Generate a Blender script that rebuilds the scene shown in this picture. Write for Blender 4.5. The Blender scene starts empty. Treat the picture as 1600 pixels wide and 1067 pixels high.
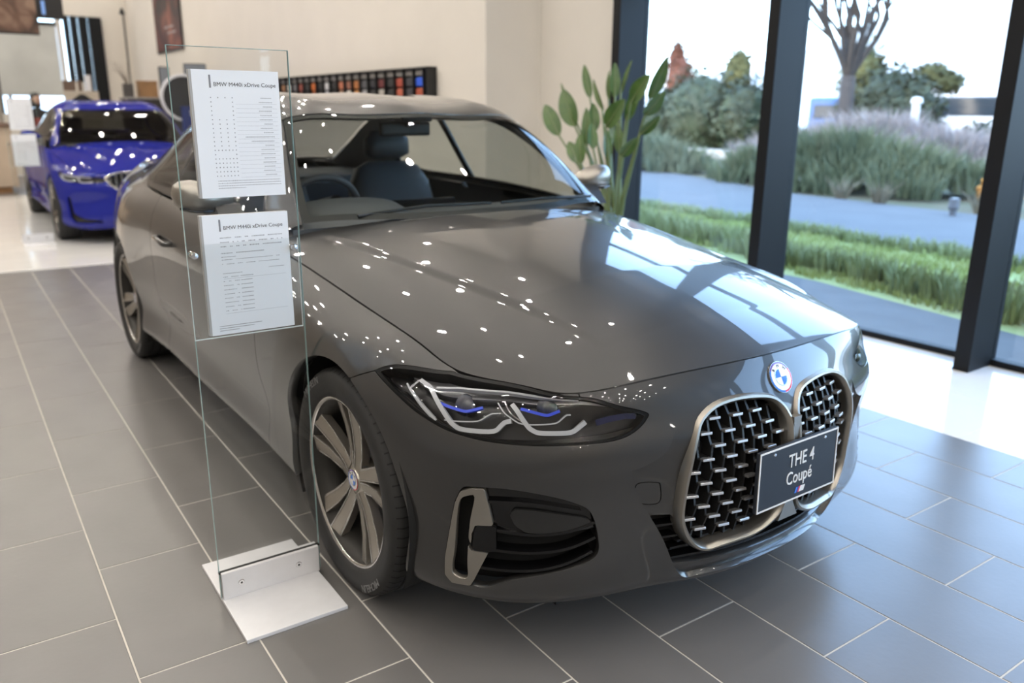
import bpy, bmesh, math, random
import numpy as np
from mathutils import Vector, Matrix
random.seed(7)
scene = bpy.context.scene
col = scene.collection
pi = math.pi
# ---------------------------------------------------------------- camera
cam_data = bpy.data.cameras.new('camera'); cam = bpy.data.objects.new('camera', cam_data); col.objects.link(cam)
CAM = Vector((2.0113, -1.7451, 1.359))
_yaw, _pitch, _roll = math.radians(144.249), math.radians(15.76), math.radians(.4587)
_f = Vector((math.cos(_yaw)*math.cos(_pitch), math.sin(_yaw)*math.cos(_pitch), -math.sin(_pitch)))
_r = _f.cross(Vector((0, 0, 1))).normalized(); _u = _r.cross(_f)
_r, _u = math.cos(_roll)*_r+math.sin(_roll)*_u, -math.sin(_roll)*_r+math.cos(_roll)*_u
cam.matrix_world = Matrix.Translation(CAM) @ Matrix((_r, _u, -_f)).transposed().to_4x4()
cam_data.sensor_width = 36; cam_data.lens = 1270.95/1600*36
cam_data.clip_start = .05; cam_data.clip_end = 300
cam_data.dof.use_dof = True; cam_data.dof.focus_distance = 1.9; cam_data.dof.aperture_fstop = 2.5
scene.camera = cam
# ---------------------------------------------------------------- sky and exposure
world = bpy.data.worlds.new('sky'); scene.world = world; world.use_nodes = True
_nt = world.node_tree; _nt.nodes.clear()
_o = _nt.nodes.new('ShaderNodeOutputWorld'); _b = _nt.nodes.new('ShaderNodeBackground'); _s = _nt.nodes.new('ShaderNodeTexSky')
_s.sky_type = 'NISHITA'; _s.sun_disc = False; _s.sun_elevation = math.radians(28); _s.sun_rotation = math.radians(180); _s.air_density = 1.0; _s.dust_density = 1.5; _s.ozone_density = 1.0
_m = _nt.nodes.new('ShaderNodeMix'); _m.data_type = 'RGBA'; _m.inputs[0].default_value = .25
_m.inputs[7].default_value = (5.5, 9.0, 15.0, 1)          # thin bright cloud veil over the clear sky
_nt.links.new(_s.outputs[0], _m.inputs[6]); _nt.links.new(_m.outputs[2], _b.inputs[0]); _nt.links.new(_b.outputs[0], _o.inputs[0])
_b.inputs[1].default_value = .85
scene.view_settings.view_transform = 'Standard'; scene.view_settings.look = 'None'
scene.view_settings.gamma = 1; scene.view_settings.use_curve_mapping = False
scene.view_settings.exposure = 0.36
scene.cycles.max_bounces = 10; scene.cycles.transparent_max_bounces = 24; scene.cycles.glossy_bounces = 5; scene.cycles.diffuse_bounces = 4
scene.cycles.sample_clamp_indirect = 6; scene.cycles.caustics_reflective = False; scene.cycles.caustics_refractive = False
# ---------------------------------------------------------------- materials
MATS = {}
def mat(name, color=(.8, .8, .8), rough=.5, metal=0., coat=0., spec=.5, emit=None, strength=0., noise=0., nscale=8., bump=0., bscale=60., flakes=0., color2=None, coat_rough=.02, rough2=None, sheen=0.):
    if name in MATS: return MATS[name]
    m = bpy.data.materials.new(name); m.use_nodes = True; nt = m.node_tree; b = nt.nodes['Principled BSDF']
    b.inputs['Base Color'].default_value = (*color, 1); b.inputs['Roughness'].default_value = rough; b.inputs['Metallic'].default_value = metal
    b.inputs['Coat Weight'].default_value = coat; b.inputs['Coat Roughness'].default_value = coat_rough; b.inputs['Specular IOR Level'].default_value = spec
    if emit: b.inputs['Emission Color'].default_value = (*emit, 1); b.inputs['Emission Strength'].default_value = strength
    tc = nt.nodes.new('ShaderNodeTexCoord')
    if noise or color2:
        n = nt.nodes.new('ShaderNodeTexNoise'); n.inputs['Scale'].default_value = nscale; n.inputs['Detail'].default_value = 5; nt.links.new(tc.outputs['Object'], n.inputs['Vector'])
        mx = nt.nodes.new('ShaderNodeMix'); mx.data_type = 'RGBA'; c2 = color2 or tuple(max(0, c*(1-noise)) for c in color)
        mx.inputs[6].default_value = (*color, 1); mx.inputs[7].default_value = (*c2, 1)
        rp = nt.nodes.new('ShaderNodeMapRange'); rp.inputs[1].default_value = .3; rp.inputs[2].default_value = .7
        nt.links.new(n.outputs['Fac'], rp.inputs[0]); nt.links.new(rp.outputs[0], mx.inputs[0]); nt.links.new(mx.outputs[2], b.inputs['Base Color'])
        if rough2 is not None:
            r2 = nt.nodes.new('ShaderNodeMapRange'); r2.inputs[3].default_value = rough; r2.inputs[4].default_value = rough2
            nt.links.new(n.outputs['Fac'], r2.inputs[0]); nt.links.new(r2.outputs[0], b.inputs['Roughness'])
    if bump:
        n2 = nt.nodes.new('ShaderNodeTexNoise'); n2.inputs['Scale'].default_value = bscale; n2.inputs['Detail'].default_value = 4; nt.links.new(tc.outputs['Object'], n2.inputs['Vector'])
        bp = nt.nodes.new('ShaderNodeBump'); bp.inputs['Strength'].default_value = bump; bp.inputs['Distance'].default_value = .01
        nt.links.new(n2.outputs['Fac'], bp.inputs['Height']); nt.links.new(bp.outputs[0], b.inputs['Normal'])
    MATS[name] = m; return m
def glass_mat(name, tint=(1, 1, 1), rough=0., ior=1.5, strength=1.0):
    """thin pane: clear transmission with a fresnel mirror on top"""
    if name in MATS: return MATS[name]
    m = bpy.data.materials.new(name); m.use_nodes = True; nt = m.node_tree; nt.nodes.clear()
    o = nt.nodes.new('ShaderNodeOutputMaterial'); t = nt.nodes.new('ShaderNodeBsdfTransparent'); g = nt.nodes.new('ShaderNodeBsdfGlossy'); mx = nt.nodes.new('ShaderNodeMixShader'); lw = nt.nodes.new('ShaderNodeLayerWeight')
    t.inputs[0].default_value = (*tint, 1); g.inputs['Roughness'].default_value = rough; lw.inputs[0].default_value = .5
    pw = nt.nodes.new('ShaderNodeMath'); pw.operation = 'POWER'; pw.inputs[1].default_value = 5
    mt = nt.nodes.new('ShaderNodeMath'); mt.operation = 'MULTIPLY_ADD'; f0 = ((ior-1)/(ior+1))**2; mt.inputs[1].default_value = (1-f0)*strength; mt.inputs[2].default_value = f0*strength
    nt.links.new(lw.outputs['Facing'], pw.inputs[0]); nt.links.new(pw.outputs[0], mt.inputs[0]); nt.links.new(mt.outputs[0], mx.inputs[0]); nt.links.new(t.outputs[0], mx.inputs[1]); nt.links.new(g.outputs[0], mx.inputs[2]); nt.links.new(mx.outputs[0], o.inputs[0])
    MATS[name] = m; return m
# ---------------------------------------------------------------- objects
def tag(o, label=None, cat=None, group=None, kind=None):
    if label: o['label'] = label
    if cat: o['category'] = cat
    if group: o['group'] = group
    if kind: o['kind'] = kind
    return o
def thing(name, loc=(0, 0, 0), rz=0., label=None, cat=None, group=None):
    o = bpy.data.objects.new(name, None); col.objects.link(o); o.location = loc; o.rotation_euler = (0, 0, rz); o.empty_display_size = .1
    return tag(o, label, cat, group)
def link(name, me, parent=None, loc=None, rot=None):
    o = bpy.data.objects.new(name, me); col.objects.link(o)
    if parent is not None: o.parent = parent
    if loc is not None: o.location = loc
    if rot is not None: o.rotation_euler = rot
    return o
def mesh(name, verts, faces, m=None, smooth=False, normals=None, fmats=None, mats=None):
    me = bpy.data.meshes.new(name); me.from_pydata([tuple(map(float, v)) for v in verts], [], [tuple(map(int, f)) for f in faces])
    for mm in (mats or ([m] if m else [])): me.materials.append(mm)
    if smooth: me.polygons.foreach_set('use_smooth', [True]*len(me.polygons))
    if fmats is not None: me.polygons.foreach_set('material_index', fmats)
    me.update()
    if normals is not None: me.normals_split_custom_set_from_vertices([tuple(map(float, n)) for n in normals])
    return me
def obj(name, verts, faces, m, parent=None, smooth=False, **k):
    return link(name, mesh(name, verts, faces, m, smooth, **k), parent)
class MB:
    """collects simple solids into one mesh"""
    def __init__(s): s.v = []; s.f = []
    def add(s, v, f):
        n = len(s.v); s.v += [tuple(p) for p in v]; s.f += [tuple(i+n for i in q) for q in f]; return s
    def box(s, a, b):
        (x0, y0, z0), (x1, y1, z1) = a, b
        return s.add([(x0, y0, z0), (x1, y0, z0), (x1, y1, z0), (x0, y1, z0), (x0, y0, z1), (x1, y0, z1), (x1, y1, z1), (x0, y1, z1)],
                     [(0, 3, 2, 1), (4, 5, 6, 7), (0, 1, 5, 4), (1, 2, 6, 5), (2, 3, 7, 6), (3, 0, 4, 7)])
    def bbox(s, a, b, w=.006):
        """box with all edges bevelled"""
        bm = bmesh.new(); bmesh.ops.create_cube(bm, size=1)
        for v in bm.verts: v.co = Vector([a[i]+(v.co[i]+.5)*(b[i]-a[i]) for i in range(3)])
        bmesh.ops.bevel(bm, geom=list(bm.edges), offset=w, segments=2, profile=.6, affect='EDGES')
        bm.verts.index_update(); s.add([v.co[:] for v in bm.verts], [[v.index for v in f.verts] for f in bm.faces]); bm.free(); return s
    def tube(s, pts, r, n=8, caps=True, closed=False):
        pts = [Vector(p) for p in pts]; m = len(pts); rs = r if hasattr(r, '__len__') else [r]*m
        base = len(s.v); prev = None; V = []
        for i, p in enumerate(pts):
            t = (pts[(i+1) % m]-pts[i-1]) if closed else (pts[min(i+1, m-1)]-pts[max(i-1, 0)])
            t.normalize()
            if prev is None: a = t.orthogonal().normalized()
            else: a = (prev-t*prev.dot(t)); a = a.normalized() if a.length > 1e-6 else t.orthogonal().normalized()
            prev = a; b = t.cross(a)
            V += [p+rs[i]*(math.cos(2*pi*k/n)*a+math.sin(2*pi*k/n)*b) for k in range(n)]
        F = []
        for i in range(m if closed else m-1):
            j = (i+1) % m
            for k in range(n): F.append((i*n+k, i*n+(k+1) % n, j*n+(k+1) % n, j*n+k))
        if caps and not closed: F += [tuple(range(n-1, -1, -1)), tuple((m-1)*n+k for k in range(n))]
        return s.add(V, F)
    def lathe(s, prof, n=48, axis='z', centre=(0, 0, 0), a0=0., a1=2*pi):
        """prof: (radius, height) pairs"""
        full = abs(a1-a0-2*pi) < 1e-6; k = n if full else n+1; V = []
        for i in range(k):
            a = a0+(a1-a0)*i/n; c, q = math.cos(a), math.sin(a)
            for r, h in prof:
                p = {'z': (r*c, r*q, h), 'y': (r*c, h, r*q), 'x': (h, r*c, r*q)}[axis]
                V.append((p[0]+centre[0], p[1]+centre[1], p[2]+centre[2]))
        m = len(prof); F = []
        for i in range(n):
            j = (i+1) % k
            for q in range(m-1): F.append((i*m+q, j*m+q, j*m+q+1, i*m+q+1))
        return s.add(V, F)
    def prism(s, poly, d, o=(0, 0, 0), ex=(1, 0, 0), ey=(0, 0, 1), ez=(0, 1, 0)):
        """2-D polygon extruded by d along ez"""
        o, ex, ey, ez = map(Vector, (o, ex, ey, ez)); n = len(poly)
        V = [o+ex*a+ey*b for a, b in poly]+[o+ex*a+ey*b+ez*d for a, b in poly]
        return s.add(V, [tuple(range(n)), tuple(range(2*n-1, n-1, -1))]+[(i, i+n, (i+1) % n+n, (i+1) % n) for i in range(n)])
    def build(s, name, m, parent=None, smooth=False, angle=None, fix=True, loc=None, rot=None):
        me = mesh(name, s.v, s.f, m, smooth or angle is not None)
        if fix:
            bm = bmesh.new(); bm.from_mesh(me); bmesh.ops.recalc_face_normals(bm, faces=bm.faces); bm.to_mesh(me); bm.free()
        if angle is not None: me.set_sharp_from_angle(angle=math.radians(angle))
        return link(name, me, parent, loc, rot)
def text_mesh(name, body, size, depth=0., align='CENTER', font_shear=0., bold=0., spacing=1.):
    c = bpy.data.curves.new(name, 'FONT'); c.body = body; c.size = size; c.align_x = align; c.align_y = 'CENTER'; c.extrude = depth; c.shear = font_shear; c.offset = bold; c.space_character = spacing; c.resolution_u = 3
    o = bpy.data.objects.new(name, c); col.objects.link(o); dg = bpy.context.evaluated_depsgraph_get(); dg.update()
    me = bpy.data.meshes.new_from_object(o.evaluated_get(dg)); bpy.data.objects.remove(o); bpy.data.curves.remove(c); me.name = name; me.materials.clear(); return me
def copy_tree(o, parent=None):
    c = o.copy(); col.objects.link(c)
    if parent is not None: c.parent = parent
    for ch in o.children: copy_tree(ch, c)
    return c
# ---------- smooth interpolating surfaces ----------
def spline_matrix(k, q):
    """matrix M with M @ data = natural cubic spline through data at knots k, read at q"""
    k = np.asarray(k, float); q = np.asarray(q, float); n = len(k); h = np.diff(k)
    A = np.zeros((n, n)); B = np.zeros((n, n)); A[0, 0] = A[-1, -1] = 1
    for i in range(1, n-1):
        A[i, i-1] = h[i-1]; A[i, i] = 2*(h[i-1]+h[i]); A[i, i+1] = h[i]
        B[i, i-1] = 6/h[i-1]; B[i, i] = -6/h[i-1]-6/h[i]; B[i, i+1] = 6/h[i]
    D2 = np.linalg.solve(A, B)
    i = np.clip(np.searchsorted(k, q)-1, 0, n-2); a = (k[i+1]-q)/h[i]; b = (q-k[i])/h[i]
    M = np.zeros((len(q), n)); r = np.arange(len(q)); M[r, i] += a; M[r, i+1] += b
    M += ((a**3-a)*h[i]**2/6)[:, None]*D2[i]+((b**3-b)*h[i]**2/6)[:, None]*D2[i+1]
    return M
class Surf:
    """tensor spline through a net P[row][col]; ends may be mirrored across y = 0"""
    sgn = 1
    def __init__(self, P, mirror_first=False, mirror_last=False, mirror_top=False, u=None, v=None):
        P = np.array(P, float); F = np.array([1, -1, 1.])
        self.P0 = P
        self.u = np.r_[0, np.cumsum(np.linalg.norm(np.diff(P, axis=1), axis=2).mean(0))]
        self.v = np.r_[0, np.cumsum(np.linalg.norm(np.diff(P, axis=0), axis=2).mean(1))]
        if u is not None: self.u = np.array(u)
        if v is not None: self.v = np.array(v)
        u, v = self.u, self.v
        if mirror_first: P = np.concatenate([P[:, 2:0:-1]*F, P], 1); u = np.r_[2*u[0]-u[2:0:-1], u]
        if mirror_last: P = np.concatenate([P, P[:, -2:-4:-1]*F], 1); u = np.r_[u, 2*u[-1]-u[-2:-4:-1]]
        if mirror_top: P = np.concatenate([P, P[-2:-4:-1]*F], 0); v = np.r_[v, 2*v[-1]-v[-2:-4:-1]]
        self.P, self.ku, self.kv = P, u, v
    def grid(self, us, vs):
        Mu = spline_matrix(self.ku, us); Mv = spline_matrix(self.kv, vs)
        return np.einsum('ai,ijk,bj->abk', Mv, self.P, Mu)
    def at(self, u, v):
        u = np.atleast_1d(u); v = np.atleast_1d(v)
        Mu = spline_matrix(self.ku, u); Mv = spline_matrix(self.kv, v)
        return np.einsum('ni,ijk,nj->nk', Mv, self.P, Mu)
    def normal(self, u, v, e=2e-3):
        a = self.at(np.asarray(u)+e, v)-self.at(np.asarray(u)-e, v); b = self.at(u, np.asarray(v)+e)-self.at(u, np.asarray(v)-e)
        n = np.cross(a, b)*self.sgn; return n/np.linalg.norm(n, axis=1)[:, None]
# body belt: columns run rear centre -> side -> front centre, rows run sill -> shoulder -> hood shut line; (x, half width, z)
BELT = [
 # rear centre
 [(-3.84,0,.24),(-3.90,0,.28),(-3.94,0,.40),(-3.95,0,.55),(-3.93,0,.68),(-3.91,0,.83),(-3.89,0,.96),(-3.87,0,1.045)],
 [(-3.82,.38,.24),(-3.88,.39,.28),(-3.92,.40,.40),(-3.93,.41,.55),(-3.91,.41,.68),(-3.89,.40,.83),(-3.87,.38,.96),(-3.84,.36,1.045)],
 [(-3.70,.62,.22),(-3.75,.69,.26),(-3.77,.715,.38),(-3.78,.73,.54),(-3.77,.725,.68),(-3.75,.70,.83),(-3.73,.645,.95),(-3.72,.56,1.03)],
 [(-3.40,.70,.20),(-3.42,.785,.24),(-3.43,.81,.36),(-3.44,.822,.52),(-3.44,.815,.67),(-3.44,.785,.82),(-3.44,.72,.945),(-3.44,.63,1.012)],
 [(-2.85,.83,.19),(-2.85,.90,.23),(-2.85,.912,.34),(-2.85,.920,.50),(-2.85,.915,.65),(-2.85,.89,.82),(-2.85,.83,.94),(-2.85,.755,1.0)],
 [(-2.30,.80,.19),(-2.30,.875,.215),(-2.30,.874,.34),(-2.30,.905,.50),(-2.30,.912,.65),(-2.30,.905,.82),(-2.30,.868,.925),(-2.30,.828,.982)],
 [(-1.60,.80,.19),(-1.60,.875,.215),(-1.60,.866,.34),(-1.60,.90,.50),(-1.60,.91,.65),(-1.60,.905,.80),(-1.60,.87,.905),(-1.60,.838,.962)],
 [(-0.95,.80,.19),(-0.95,.875,.215),(-0.95,.872,.34),(-0.95,.902,.50),(-0.95,.909,.65),(-0.95,.898,.785),(-0.95,.86,.885),(-0.95,.82,.937)],
 [(-0.45,.81,.185),(-0.45,.885,.21),(-0.45,.893,.34),(-0.45,.913,.50),(-0.45,.917,.64),(-0.45,.90,.765),(-0.45,.85,.85),(-0.45,.787,.882)],
 [(0.0,.83,.18),(0.0,.90,.21),(0.0,.918,.34),(0.0,.926,.50),(0.0,.924,.62),(0.0,.903,.725),(0.0,.842,.79),(0.0,.756,.808)],
 [(.215,.80,.175),(.22,.88,.20),(.22,.90,.34),(.22,.91,.49),(.22,.908,.605),(.22,.885,.70),(.22,.82,.757),(.218,.738,.767)],
 [(.37,.77,.165),(.385,.845,.195),(.385,.865,.33),(.385,.872,.47),(.38,.862,.585),(.375,.835,.668),(.37,.785,.717),(.36,.722,.737)],
 [(.525,.66,.15),(.555,.725,.185),(.555,.758,.31),(.541,.764,.45),(.550,.767,.560),(.54,.737,.645),(.534,.698,.703),(.528,.65,.731)],
 [(.645,.49,.163),(.68,.55,.195),(.695,.578,.32),(.683,.582,.46),(.692,.592,.565),(.671,.583,.643),(.657,.577,.70),(.645,.57,.728)],
 [(.70,.32,.166),(.73,.388,.197),(.754,.415,.325),(.750,.423,.465),(.756,.430,.573),(.735,.425,.65),(.717,.418,.71),(.70,.41,.744)],
 [(.75,.18,.166),(.79,.20,.20),(.818,.21,.33),(.83,.22,.47),(.817,.22,.59),(.782,.215,.67),(.755,.212,.72),(.733,.21,.753)],
 [(.765,0,.166),(.807,0,.20),(.84,0,.33),(.852,0,.47),(.836,0,.595),(.797,0,.675),(.768,0,.725),(.75,0,.756)]]
BU = [0.0, 0.4268, 0.77732, 1.11176, 1.69516, 2.2462, 2.94634, 3.59651, 4.09732, 4.54916, 4.7703, 4.93345, 5.12734, 5.33074, 5.50334, 5.7064, 5.91555]
BV = [0.0, 0.07776, 0.20648, 0.3582, 0.48942, 0.61064, 0.70832, 0.78173]
belt = Surf(np.array(BELT).transpose(1, 0, 2), True, True, u=BU, v=BV)
belt.sgn = -1
# upper shell: columns run cowl -> roof -> deck, rows run waist -> roof centre
GREEN = [
 [(-.74,.745,.945),(-.735,.73,.955),(-.73,.715,.965),(-.72,.69,.975),(-.60,.35,.985),(-.56,0,.985)],
 [(-1.0,.815,.942),(-.99,.745,1.045),(-.985,.668,1.145),(-.965,.635,1.172),(-.885,.32,1.20),(-.86,0,1.207)],
 [(-1.26,.825,.952),(-1.25,.725,1.13),(-1.245,.605,1.30),(-1.22,.56,1.332),(-1.155,.30,1.358),(-1.13,0,1.366)],
 [(-1.60,.835,.966),(-1.60,.715,1.175),(-1.60,.585,1.365),(-1.60,.53,1.40),(-1.58,.29,1.428),(-1.57,0,1.436)],
 [(-2.05,.835,.978),(-2.05,.70,1.18),(-2.05,.565,1.36),(-2.05,.51,1.398),(-2.04,.28,1.430),(-2.04,0,1.438)],
 [(-2.45,.818,.988),(-2.45,.685,1.15),(-2.45,.55,1.30),(-2.45,.495,1.338),(-2.45,.28,1.372),(-2.46,0,1.38)],
 [(-2.85,.757,1.0),(-2.85,.655,1.09),(-2.85,.56,1.165),(-2.85,.515,1.19),(-2.87,.30,1.22),(-2.88,0,1.228)],
 [(-3.22,.675,1.008),(-3.22,.62,1.025),(-3.22,.575,1.038),(-3.22,.535,1.048),(-3.24,.31,1.06),(-3.25,0,1.065)]]
green = Surf(np.array(GREEN).transpose(1, 0, 2), mirror_top=True)
def coons(C, B, R, F, nu, nv):
    """transfinite patch; C, B functions of u (v = 0 / 1), R, F functions of v (u = 0 / 1)"""
    u = np.linspace(0, 1, nu)[None, :, None]; v = np.linspace(0, 1, nv)[:, None, None]
    Cu = C(u[0, :, 0])[None]; Bu = B(u[0, :, 0])[None]; Rv = R(v[:, 0, 0])[:, None]; Fv = F(v[:, 0, 0])[:, None]
    return (1-v)*Cu+v*Bu+(1-u)*Rv+u*Fv-((1-u)*(1-v)*Cu[:, :1]+u*(1-v)*Cu[:, -1:]+(1-u)*v*Bu[:, :1]+u*v*Bu[:, -1:])
def curve_fn(pts):
    pts = np.array(pts, float); k = np.r_[0, np.cumsum(np.linalg.norm(np.diff(pts, axis=0), axis=1))]; k /= k[-1]
    return lambda t: spline_matrix(k, np.atleast_1d(t)) @ pts
def grid_normals(X):
    a = np.gradient(X, axis=1); b = np.gradient(X, axis=0); n = np.cross(a, b); return n/(np.linalg.norm(n, axis=2)[..., None]+1e-12)
def poly_sd(poly, U, V):
    """signed distance to a closed polygon, positive inside"""
    P = np.array(poly, float); Q = np.roll(P, -1, 0); sh = U.shape; x = U.ravel(); y = V.ravel()
    d = np.full(x.shape, 1e9); ins = np.zeros(x.shape, bool)
    for (ax, ay), (bx, by) in zip(P, Q):
        ex, ey = bx-ax, by-ay; L = ex*ex+ey*ey+1e-15
        t = np.clip(((x-ax)*ex+(y-ay)*ey)/L, 0, 1); d = np.minimum(d, (x-ax-t*ex)**2+(y-ay-t*ey)**2)
        c = (ay > y) != (by > y)
        if by != ay: ins ^= c & (x < (bx-ax)*(y-ay)/(by-ay)+ax)
    return (np.sqrt(d)*np.where(ins, 1, -1)).reshape(sh)
def round_poly(pts, n=6, corners=()):
    """closed Catmull-Rom through pts; indices in corners stay sharp"""
    pts = [np.array(p, float) for p in pts]; m = len(pts); out = []
    for i in range(m):
        p0, p1, p2, p3 = pts[i-1], pts[i], pts[(i+1) % m], pts[(i+2) % m]
        if i in corners: p0 = p1
        if (i+1) % m in corners: p3 = p2
        for k in range(n):
            t = k/n; out.append(.5*(2*p1+(p2-p0)*t+(2*p0-5*p1+4*p2-p3)*t*t+(3*p1-p0-3*p2+p3)*t**3))
    return out
def clip_grid(X, N, F):
    """keeps the part of a grid where F > 0; returns verts, normals, faces, boundary segments"""
    nv, nu = F.shape; idx = -np.ones(F.shape, int); pos = F > 0
    idx[pos] = np.arange(pos.sum()); V = list(X[pos]); NN = list(N[pos]); faces = []; segs = []; cache = {}
    c = pos[:-1, :-1].astype(int)+pos[:-1, 1:]+pos[1:, 1:]+pos[1:, :-1]
    full = np.argwhere(c == 4)
    faces = [(idx[i, j], idx[i, j+1], idx[i+1, j+1], idx[i+1, j]) for i, j in full]
    def cut(a, b):
        k = (a, b) if a < b else (b, a)
        if k not in cache:
            fa, fb = F[k[0]], F[k[1]]; t = fa/(fa-fb); cache[k] = len(V)
            V.append(X[k[0]]*(1-t)+X[k[1]]*t); n = N[k[0]]*(1-t)+N[k[1]]*t; NN.append(n/(np.linalg.norm(n)+1e-12))
        return cache[k]
    for i, j in np.argwhere((c > 0) & (c < 4)):
        q = [(i, j), (i, j+1), (i+1, j+1), (i+1, j)]; poly = []; cuts = []
        for k in range(4):
            a, b = q[k], q[(k+1) % 4]
            if pos[a]: poly.append(idx[a])
            if pos[a] != pos[b]: e = cut(a, b); poly.append(e); cuts.append((e, pos[a]))
        if len(poly) > 2:
            faces.append(tuple(poly))
            if len(cuts) == 2: segs.append((cuts[0][0], cuts[1][0]) if cuts[0][1] else (cuts[1][0], cuts[0][0]))
            elif len(cuts) == 4: segs += [(cuts[0][0], cuts[1][0]), (cuts[2][0], cuts[3][0])]
    return V, NN, faces, segs
FLIP = np.array([1, -1, 1.])
def skin(name, X, F, m, parent, sides=(-1,), flange=.012, offset=0., lip_mat=None, N=None, sgn=1):
    """panel cut out of a surface grid, with a turned-in edge; sides: -1 right, 1 left (both = one centred mesh)"""
    N = grid_normals(X)*sgn if N is None else N
    V, NN, faces, segs = clip_grid(X+N*offset, N, F)
    if not faces: return None
    V = np.array(V); NN = np.array(NN); allV = []; allN = []; allF = []; fm = []
    for s in sides:
        f = np.array([1, s, 1.]); b = sum(len(a) for a in allV)
        flip = (s < 0) != (sgn < 0)
        allV.append(V*f); allN.append(NN*f)
        allF += [tuple(b+i for i in (q[::-1] if flip else q)) for q in faces]; fm += [0]*len(faces)
        if flange and segs:
            ids = sorted({i for e in segs for i in e}); mp = {i: k for k, i in enumerate(ids)}; n = len(ids)
            A = V[ids]; side = np.zeros((n, 3))
            for p, q in segs:
                w = np.cross(V[q]-V[p], sgn*NN[p]); side[mp[p]] += w; side[mp[q]] += w
            side /= (np.linalg.norm(side, axis=1)[:, None]+1e-12)
            b2 = b+len(V); W = np.r_[A, A-NN[ids]*flange]*f; SN = np.r_[side+NN[ids]*.5, side]*f; SN /= np.linalg.norm(SN, axis=1)[:, None]+1e-12
            allV.append(W); allN.append(SN)
            for p, q in segs:
                k = (mp[p], mp[q], n+mp[q], n+mp[p]); g = np.cross(W[k[1]]-W[k[0]], W[k[3]]-W[k[0]])
                if g @ SN[k[0]] < 0: k = k[::-1]
                allF.append(tuple(b2+i for i in k)); fm.append(1 if lip_mat else 0)
    me = mesh(name, np.concatenate(allV), allF, None, True, np.concatenate(allN), fm if lip_mat else None, [m, lip_mat] if lip_mat else [m])
    return link(name, me, parent)
def strip(S, path, width, off, depth, n=10, side=-1, taper=None):
    """ribbon that follows (u, v) points on a surface, pushed in by off; returns verts, faces"""
    P = curve_fn([(a, b, 0) for a, b in path])(np.linspace(0, 1, n*(len(path)-1)+1))[:, :2]
    if len(path) == 2: P = np.array(path[0])+(np.array(path[1])-np.array(path[0]))*np.linspace(0, 1, n+1)[:, None]
    return ribbon(S, P, width, off, depth, side)
def ribbon(S, P, width, off, depth, side=-1):
    P = np.asarray(P, float); A = S.at(P[:, 0], P[:, 1]); N = S.normal(P[:, 0], P[:, 1])
    T = np.gradient(A, axis=0); T /= np.linalg.norm(T, axis=1)[:, None]+1e-12; B = np.cross(N, T); w = np.broadcast_to(np.asarray(width, float), (len(P),))[:, None]/2
    A = A-N*off; f = np.array([1, side, 1.])
    V = np.concatenate([A-B*w, A+B*w, A+B*w-N*depth, A-B*w-N*depth])*f; n = len(P); F = []
    for i in range(n-1):
        for a, b in ((0, 1), (1, 2), (2, 3), (3, 0)): F.append((a*n+i, a*n+i+1, b*n+i+1, b*n+i))
    F += [(0, n, 2*n, 3*n), (n-1, 4*n-1, 3*n-1, 2*n-1)]
    return V.tolist(), F
# ---------------------------------------------------------------- the showroom shell
CEIL = 4.3; YW = 3.05; X0, X1, Y0 = -18.0, 13.0, -6.5
BEIGE = mat('beige_wall', (.77, .73, .67), .75, noise=.04, nscale=2, bump=.03, bscale=180)
CEILM = mat('ceiling_paint', (.46, .42, .38), .85, noise=.03, nscale=1)
FRAME = mat('black_window_frame', (.006, .007, .009), .55, .0, bump=.01, spec=.25)
FROST = mat('grey_clerestory_panel', (.26, .27, .28), .35)
PANE = glass_mat('window_glass', (.95, .97, .97))
GROUT = mat('grout', (.62, .59, .53), .8, noise=.15, nscale=20)
TILE = mat('grey_floor_tile', (.155, .148, .142), .24, noise=.10, nscale=3.5, bump=.03, bscale=55, rough2=.34, spec=.6)
TILE_D = mat('dark_floor_far', (.20, .18, .16), .4, noise=.1)
WHITE_T = mat('white_floor_tile', (.80, .79, .77), .09, noise=.03, nscale=2, spec=.6)
def S(o): o['kind'] = 'structure'; return o
floor = S(MB().box((X0, Y0, -.12), (X1, YW+.05, -.0014)).build('floor', GROUT))
# tile lattice as laid on site, a hair off the car's axis
DL = math.radians(-1.078); TW, TL, TY, TA = .298, .6, -.8925, -1.3858
def lat(a, b): return Vector((a*math.cos(DL)-b*math.sin(DL), a*math.sin(DL)+b*math.cos(DL), 0))
def tile_mesh(name, l, w, m, gap=.0048, bev=.0012):
    x, y = l/2-gap/2, w/2-gap/2
    V = [(-x, -y, -.004), (x, -y, -.004), (x, y, -.004), (-x, y, -.004), (-x, -y, -bev*.6), (x, -y, -bev*.6), (x, y, -bev*.6), (-x, y, -bev*.6), (-x+bev, -y+bev, 0), (x-bev, -y+bev, 0), (x-bev, y-bev, 0), (-x+bev, y-bev, 0)]
    F = [(0, 1, 5, 4), (1, 2, 6, 5), (2, 3, 7, 6), (3, 0, 4, 7), (4, 5, 9, 8), (5, 6, 10, 9), (6, 7, 11, 10), (7, 4, 8, 11), (8, 9, 10, 11)]
    return mesh(name, V, F, m)
def in_view(p, margin=60):
    q = Vector(p)-CAM; d = q.dot(_f)
    if d < .2: return False
    u = 800+1270.95*q.dot(_r)/d; v = 533.5-1270.95*q.dot(_u)/d
    return -margin < u < 1600+margin and -margin < v < 1067+margin
grey_me = tile_mesh('floor_tile', TL, TW, TILE); white_me = tile_mesh('white_tile', .6, .596, WHITE_T, .003)
rest = MB(); rest_w = MB()
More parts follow.
